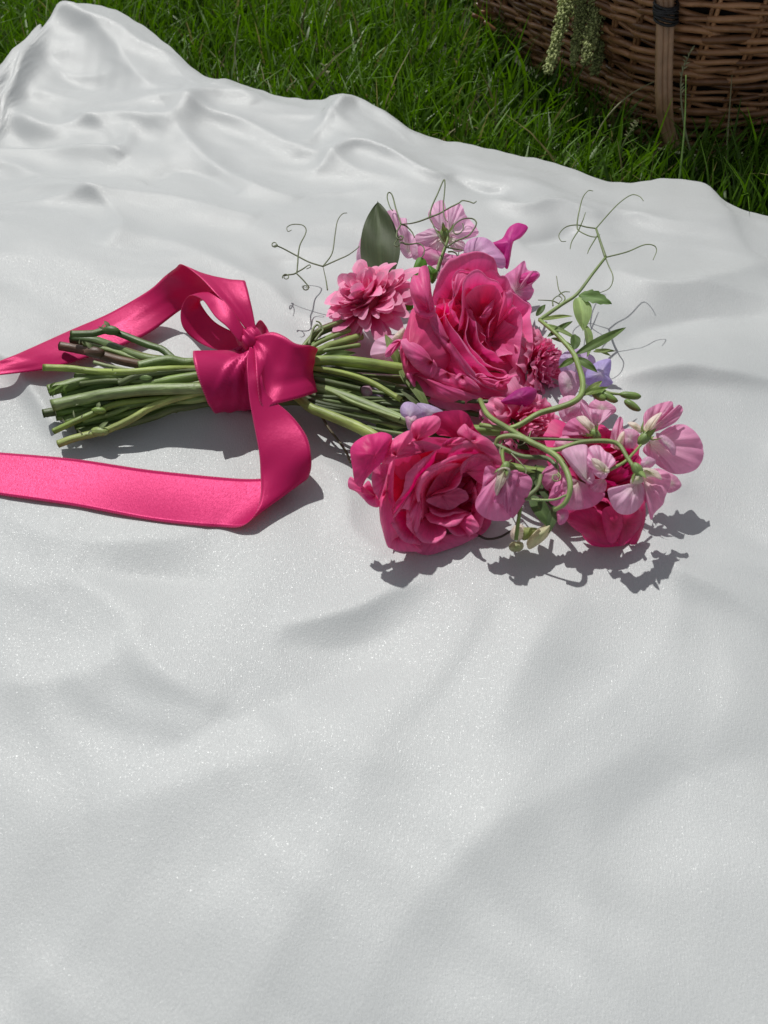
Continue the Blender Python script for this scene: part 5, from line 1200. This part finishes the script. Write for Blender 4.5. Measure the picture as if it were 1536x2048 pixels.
bst = empty('strap_dummy', (0, 0, 0)); bpy.data.objects.remove(bst)
# triple rod handle leg on the near face, bound with twine
def rodz(px, py, D): return Q(px, py, D)
D0 = depth_at(1345, 300, GZ0+.004)-.03
def leg_pts(dx): return [Q(1322+dx, -160, D0-.125), Q(1326+dx, -60, D0-.112), Q(1331+dx, 10, D0-.100), Q(1331+dx, 60, D0-.090), Q(1329+dx, 130, D0-.070), Q(1329+dx, 200, D0-.050), Q(1334+dx*.9, 250, D0-.026), Q(1349+dx*.7, 300, D0-.008)]
for dx in (-10.5, 0, 10):
    tube('handle_rod', leg_pts(dx), [.0042, .0040, .0040, .0037, .0034], M_rod, bk, sides=9, n=60)
for k in range(7):
    c = Q(1332, 8+k*5.5, D0-.103+.0012*k); vs = []
    for i in range(24):
        a_ = 2*np.pi*i/24; vs.append(c+np.array((math.cos(a_)*.0125, math.sin(a_)*.0105, .0012*math.sin(a_*1+k)+.0006*math.cos(2*a_+k))))
    vs.append(vs[0]); tube('twine_binding', vs, .0014, M_twine, bk, sides=6, n=60, cap=False)
# small cut ends of willow at the left foot of the basket
for k, (x, y, x2, y2) in enumerate([(950,8,985,26),(962,24,1000,30),(945,30,975,44),(968,44,992,62),(990,16,1010,40)]):
    tube('willow_end', [Z(x, y, GZ0+.06), Z(x2, y2, GZ0+.05)], .0028, M_wicker, bk, sides=7, n=6)
# ---- hanging amaranth tassels in front of the basket
am = empty('hanging_amaranth', Z(1160, 150, GZ0)); tag(am, 'pale green drooping amaranth tassels hanging before the basket', 'flower')
def tassel(pts, r0, n, seed):
    C = catmull(np.array([Q(x, y, D) for x, y, D in pts]), 60); rr = np.random.default_rng(seed)
    vs, fs, cs, us = [], [], [], []
    oct_ = np.array([(1,0,0),(-1,0,0),(0,1,0),(0,-1,0),(0,0,1),(0,0,-1)], float); of = [(0,2,4),(2,1,4),(1,3,4),(3,0,4),(2,0,5),(1,2,5),(3,1,5),(0,3,5)]
    for k in range(n):
        t = rr.random(); p = C[int(t*59)]; R = r0*(1.0-.55*t**2)*(.8+.4*math.sin(t*37)**2)
        d = rr.normal(size=3); d /= np.linalg.norm(d); p = p+d*R*rr.uniform(.55, 1.1); s = rr.uniform(.0010, .0022)
        b = len(vs)*1
        base_i = sum(len(v) for v in vs); vs.append(p+oct_*s*rr.uniform(.7, 1.3, (6, 1))); fs += [[base_i+i for i in f] for f in of]
        c = np.array((.44, .50, .20))*rr.uniform(.6, 1.35); cs.append(np.tile(c, (6, 1))); us.append(np.zeros((6, 2)))
    o = mesh_obj('tassel', np.vstack(vs), fs, M_leaf, am, np.vstack(cs), np.vstack(us))
DA = depth_at(1160, 150, GZ0+.03)-.13
tassel([(1140,-90,DA),(1133,0,DA),(1124,41,DA),(1111,91,DA),(1095,145,DA)], .0100, 1300, 1)
tassel([(1172,-90,DA+.02),(1165,0,DA+.02),(1157,62,DA+.02),(1146,128,DA+.02)], .0095, 1200, 2)
tassel([(1203,-90,DA+.01),(1198,0,DA+.01),(1186,62,DA+.01),(1172,125,DA+.01)], .0120, 1500, 3)
tassel([(1228,-90,DA+.03),(1223,0,DA+.03),(1208,70,DA+.03),(1188,146,DA+.03)], .0115, 1500, 4)
for x in (1140, 1200):
    tube('stalk', [Q(x, -90, DA), Q(x+10, -140, DA+.03), Q(1180, -170, DA+.06)], .0016, M_stem, am, G2, 7, 14)
# ---- a few tall grass stalks that stand out
def stalk(pts, label, seedhead=False, col=(.2,.26,.1)):
    o = empty('grass_stalk', Z(pts[0][0], pts[0][1], GZ0)); tag(o, label, 'grass stalk')
    D = depth_at(pts[0][0], pts[0][1], GZ0+.02)
    W_ = [Q(x, y, D-.012*i) for i, (x, y) in enumerate(pts)]
    tube('blade', W_, [.0012, .0010, .0005], M_stem, o, col, 6, 20)
    if seedhead:
        C = catmull(np.array(W_), 40)
        for k in range(22):
            p = C[39-k]; d = np.array((random.uniform(-1, 1), random.uniform(-.5, .5), random.uniform(.3, 1)))*.006
            leaf('spikelet', p, p+d, .0016, M_leaf, o, (.34, .36, .2), .1, .2, nt=5, ns=3)
stalk([(1350,420),(1362,330),(1370,240),(1372,150)], 'bright straight grass blade rising in front of the handle rods', col=(.16,.28,.06))
stalk([(1180,300),(1210,240),(1260,190),(1335,150)], 'pale curved grass blade reaching right across the wicker', col=(.26,.26,.13))
stalk([(1240,320),(1246,290),(1262,262),(1276,245)], 'grass seed head on a short stalk at the basket foot', True)
stalk([(1396,350),(1370,260),(1362,160),(1382,100)], 'fine grass seed stalk just right of the handle rods', True, (.22,.24,.12))
stalk([(1450,350),(1456,260),(1464,150)], 'upright dry grass stalk right of the handle rods', False, (.22,.2,.1))
stalk([(676,225),(670,190),(655,160),(648,130)], 'grass seed head behind the raised point of the cloth edge', True)
stalk([(480,180),(470,110),(474,70),(480,30)], 'pale dry grass stalk beyond the left part of the cloth', False, (.34,.34,.2))
bpy.context.view_layer.update()
print('objects', len(bpy.data.objects), 'tris', sum(len(o.data.polygons)*2 for o in bpy.data.objects if o.type == 'MESH'))
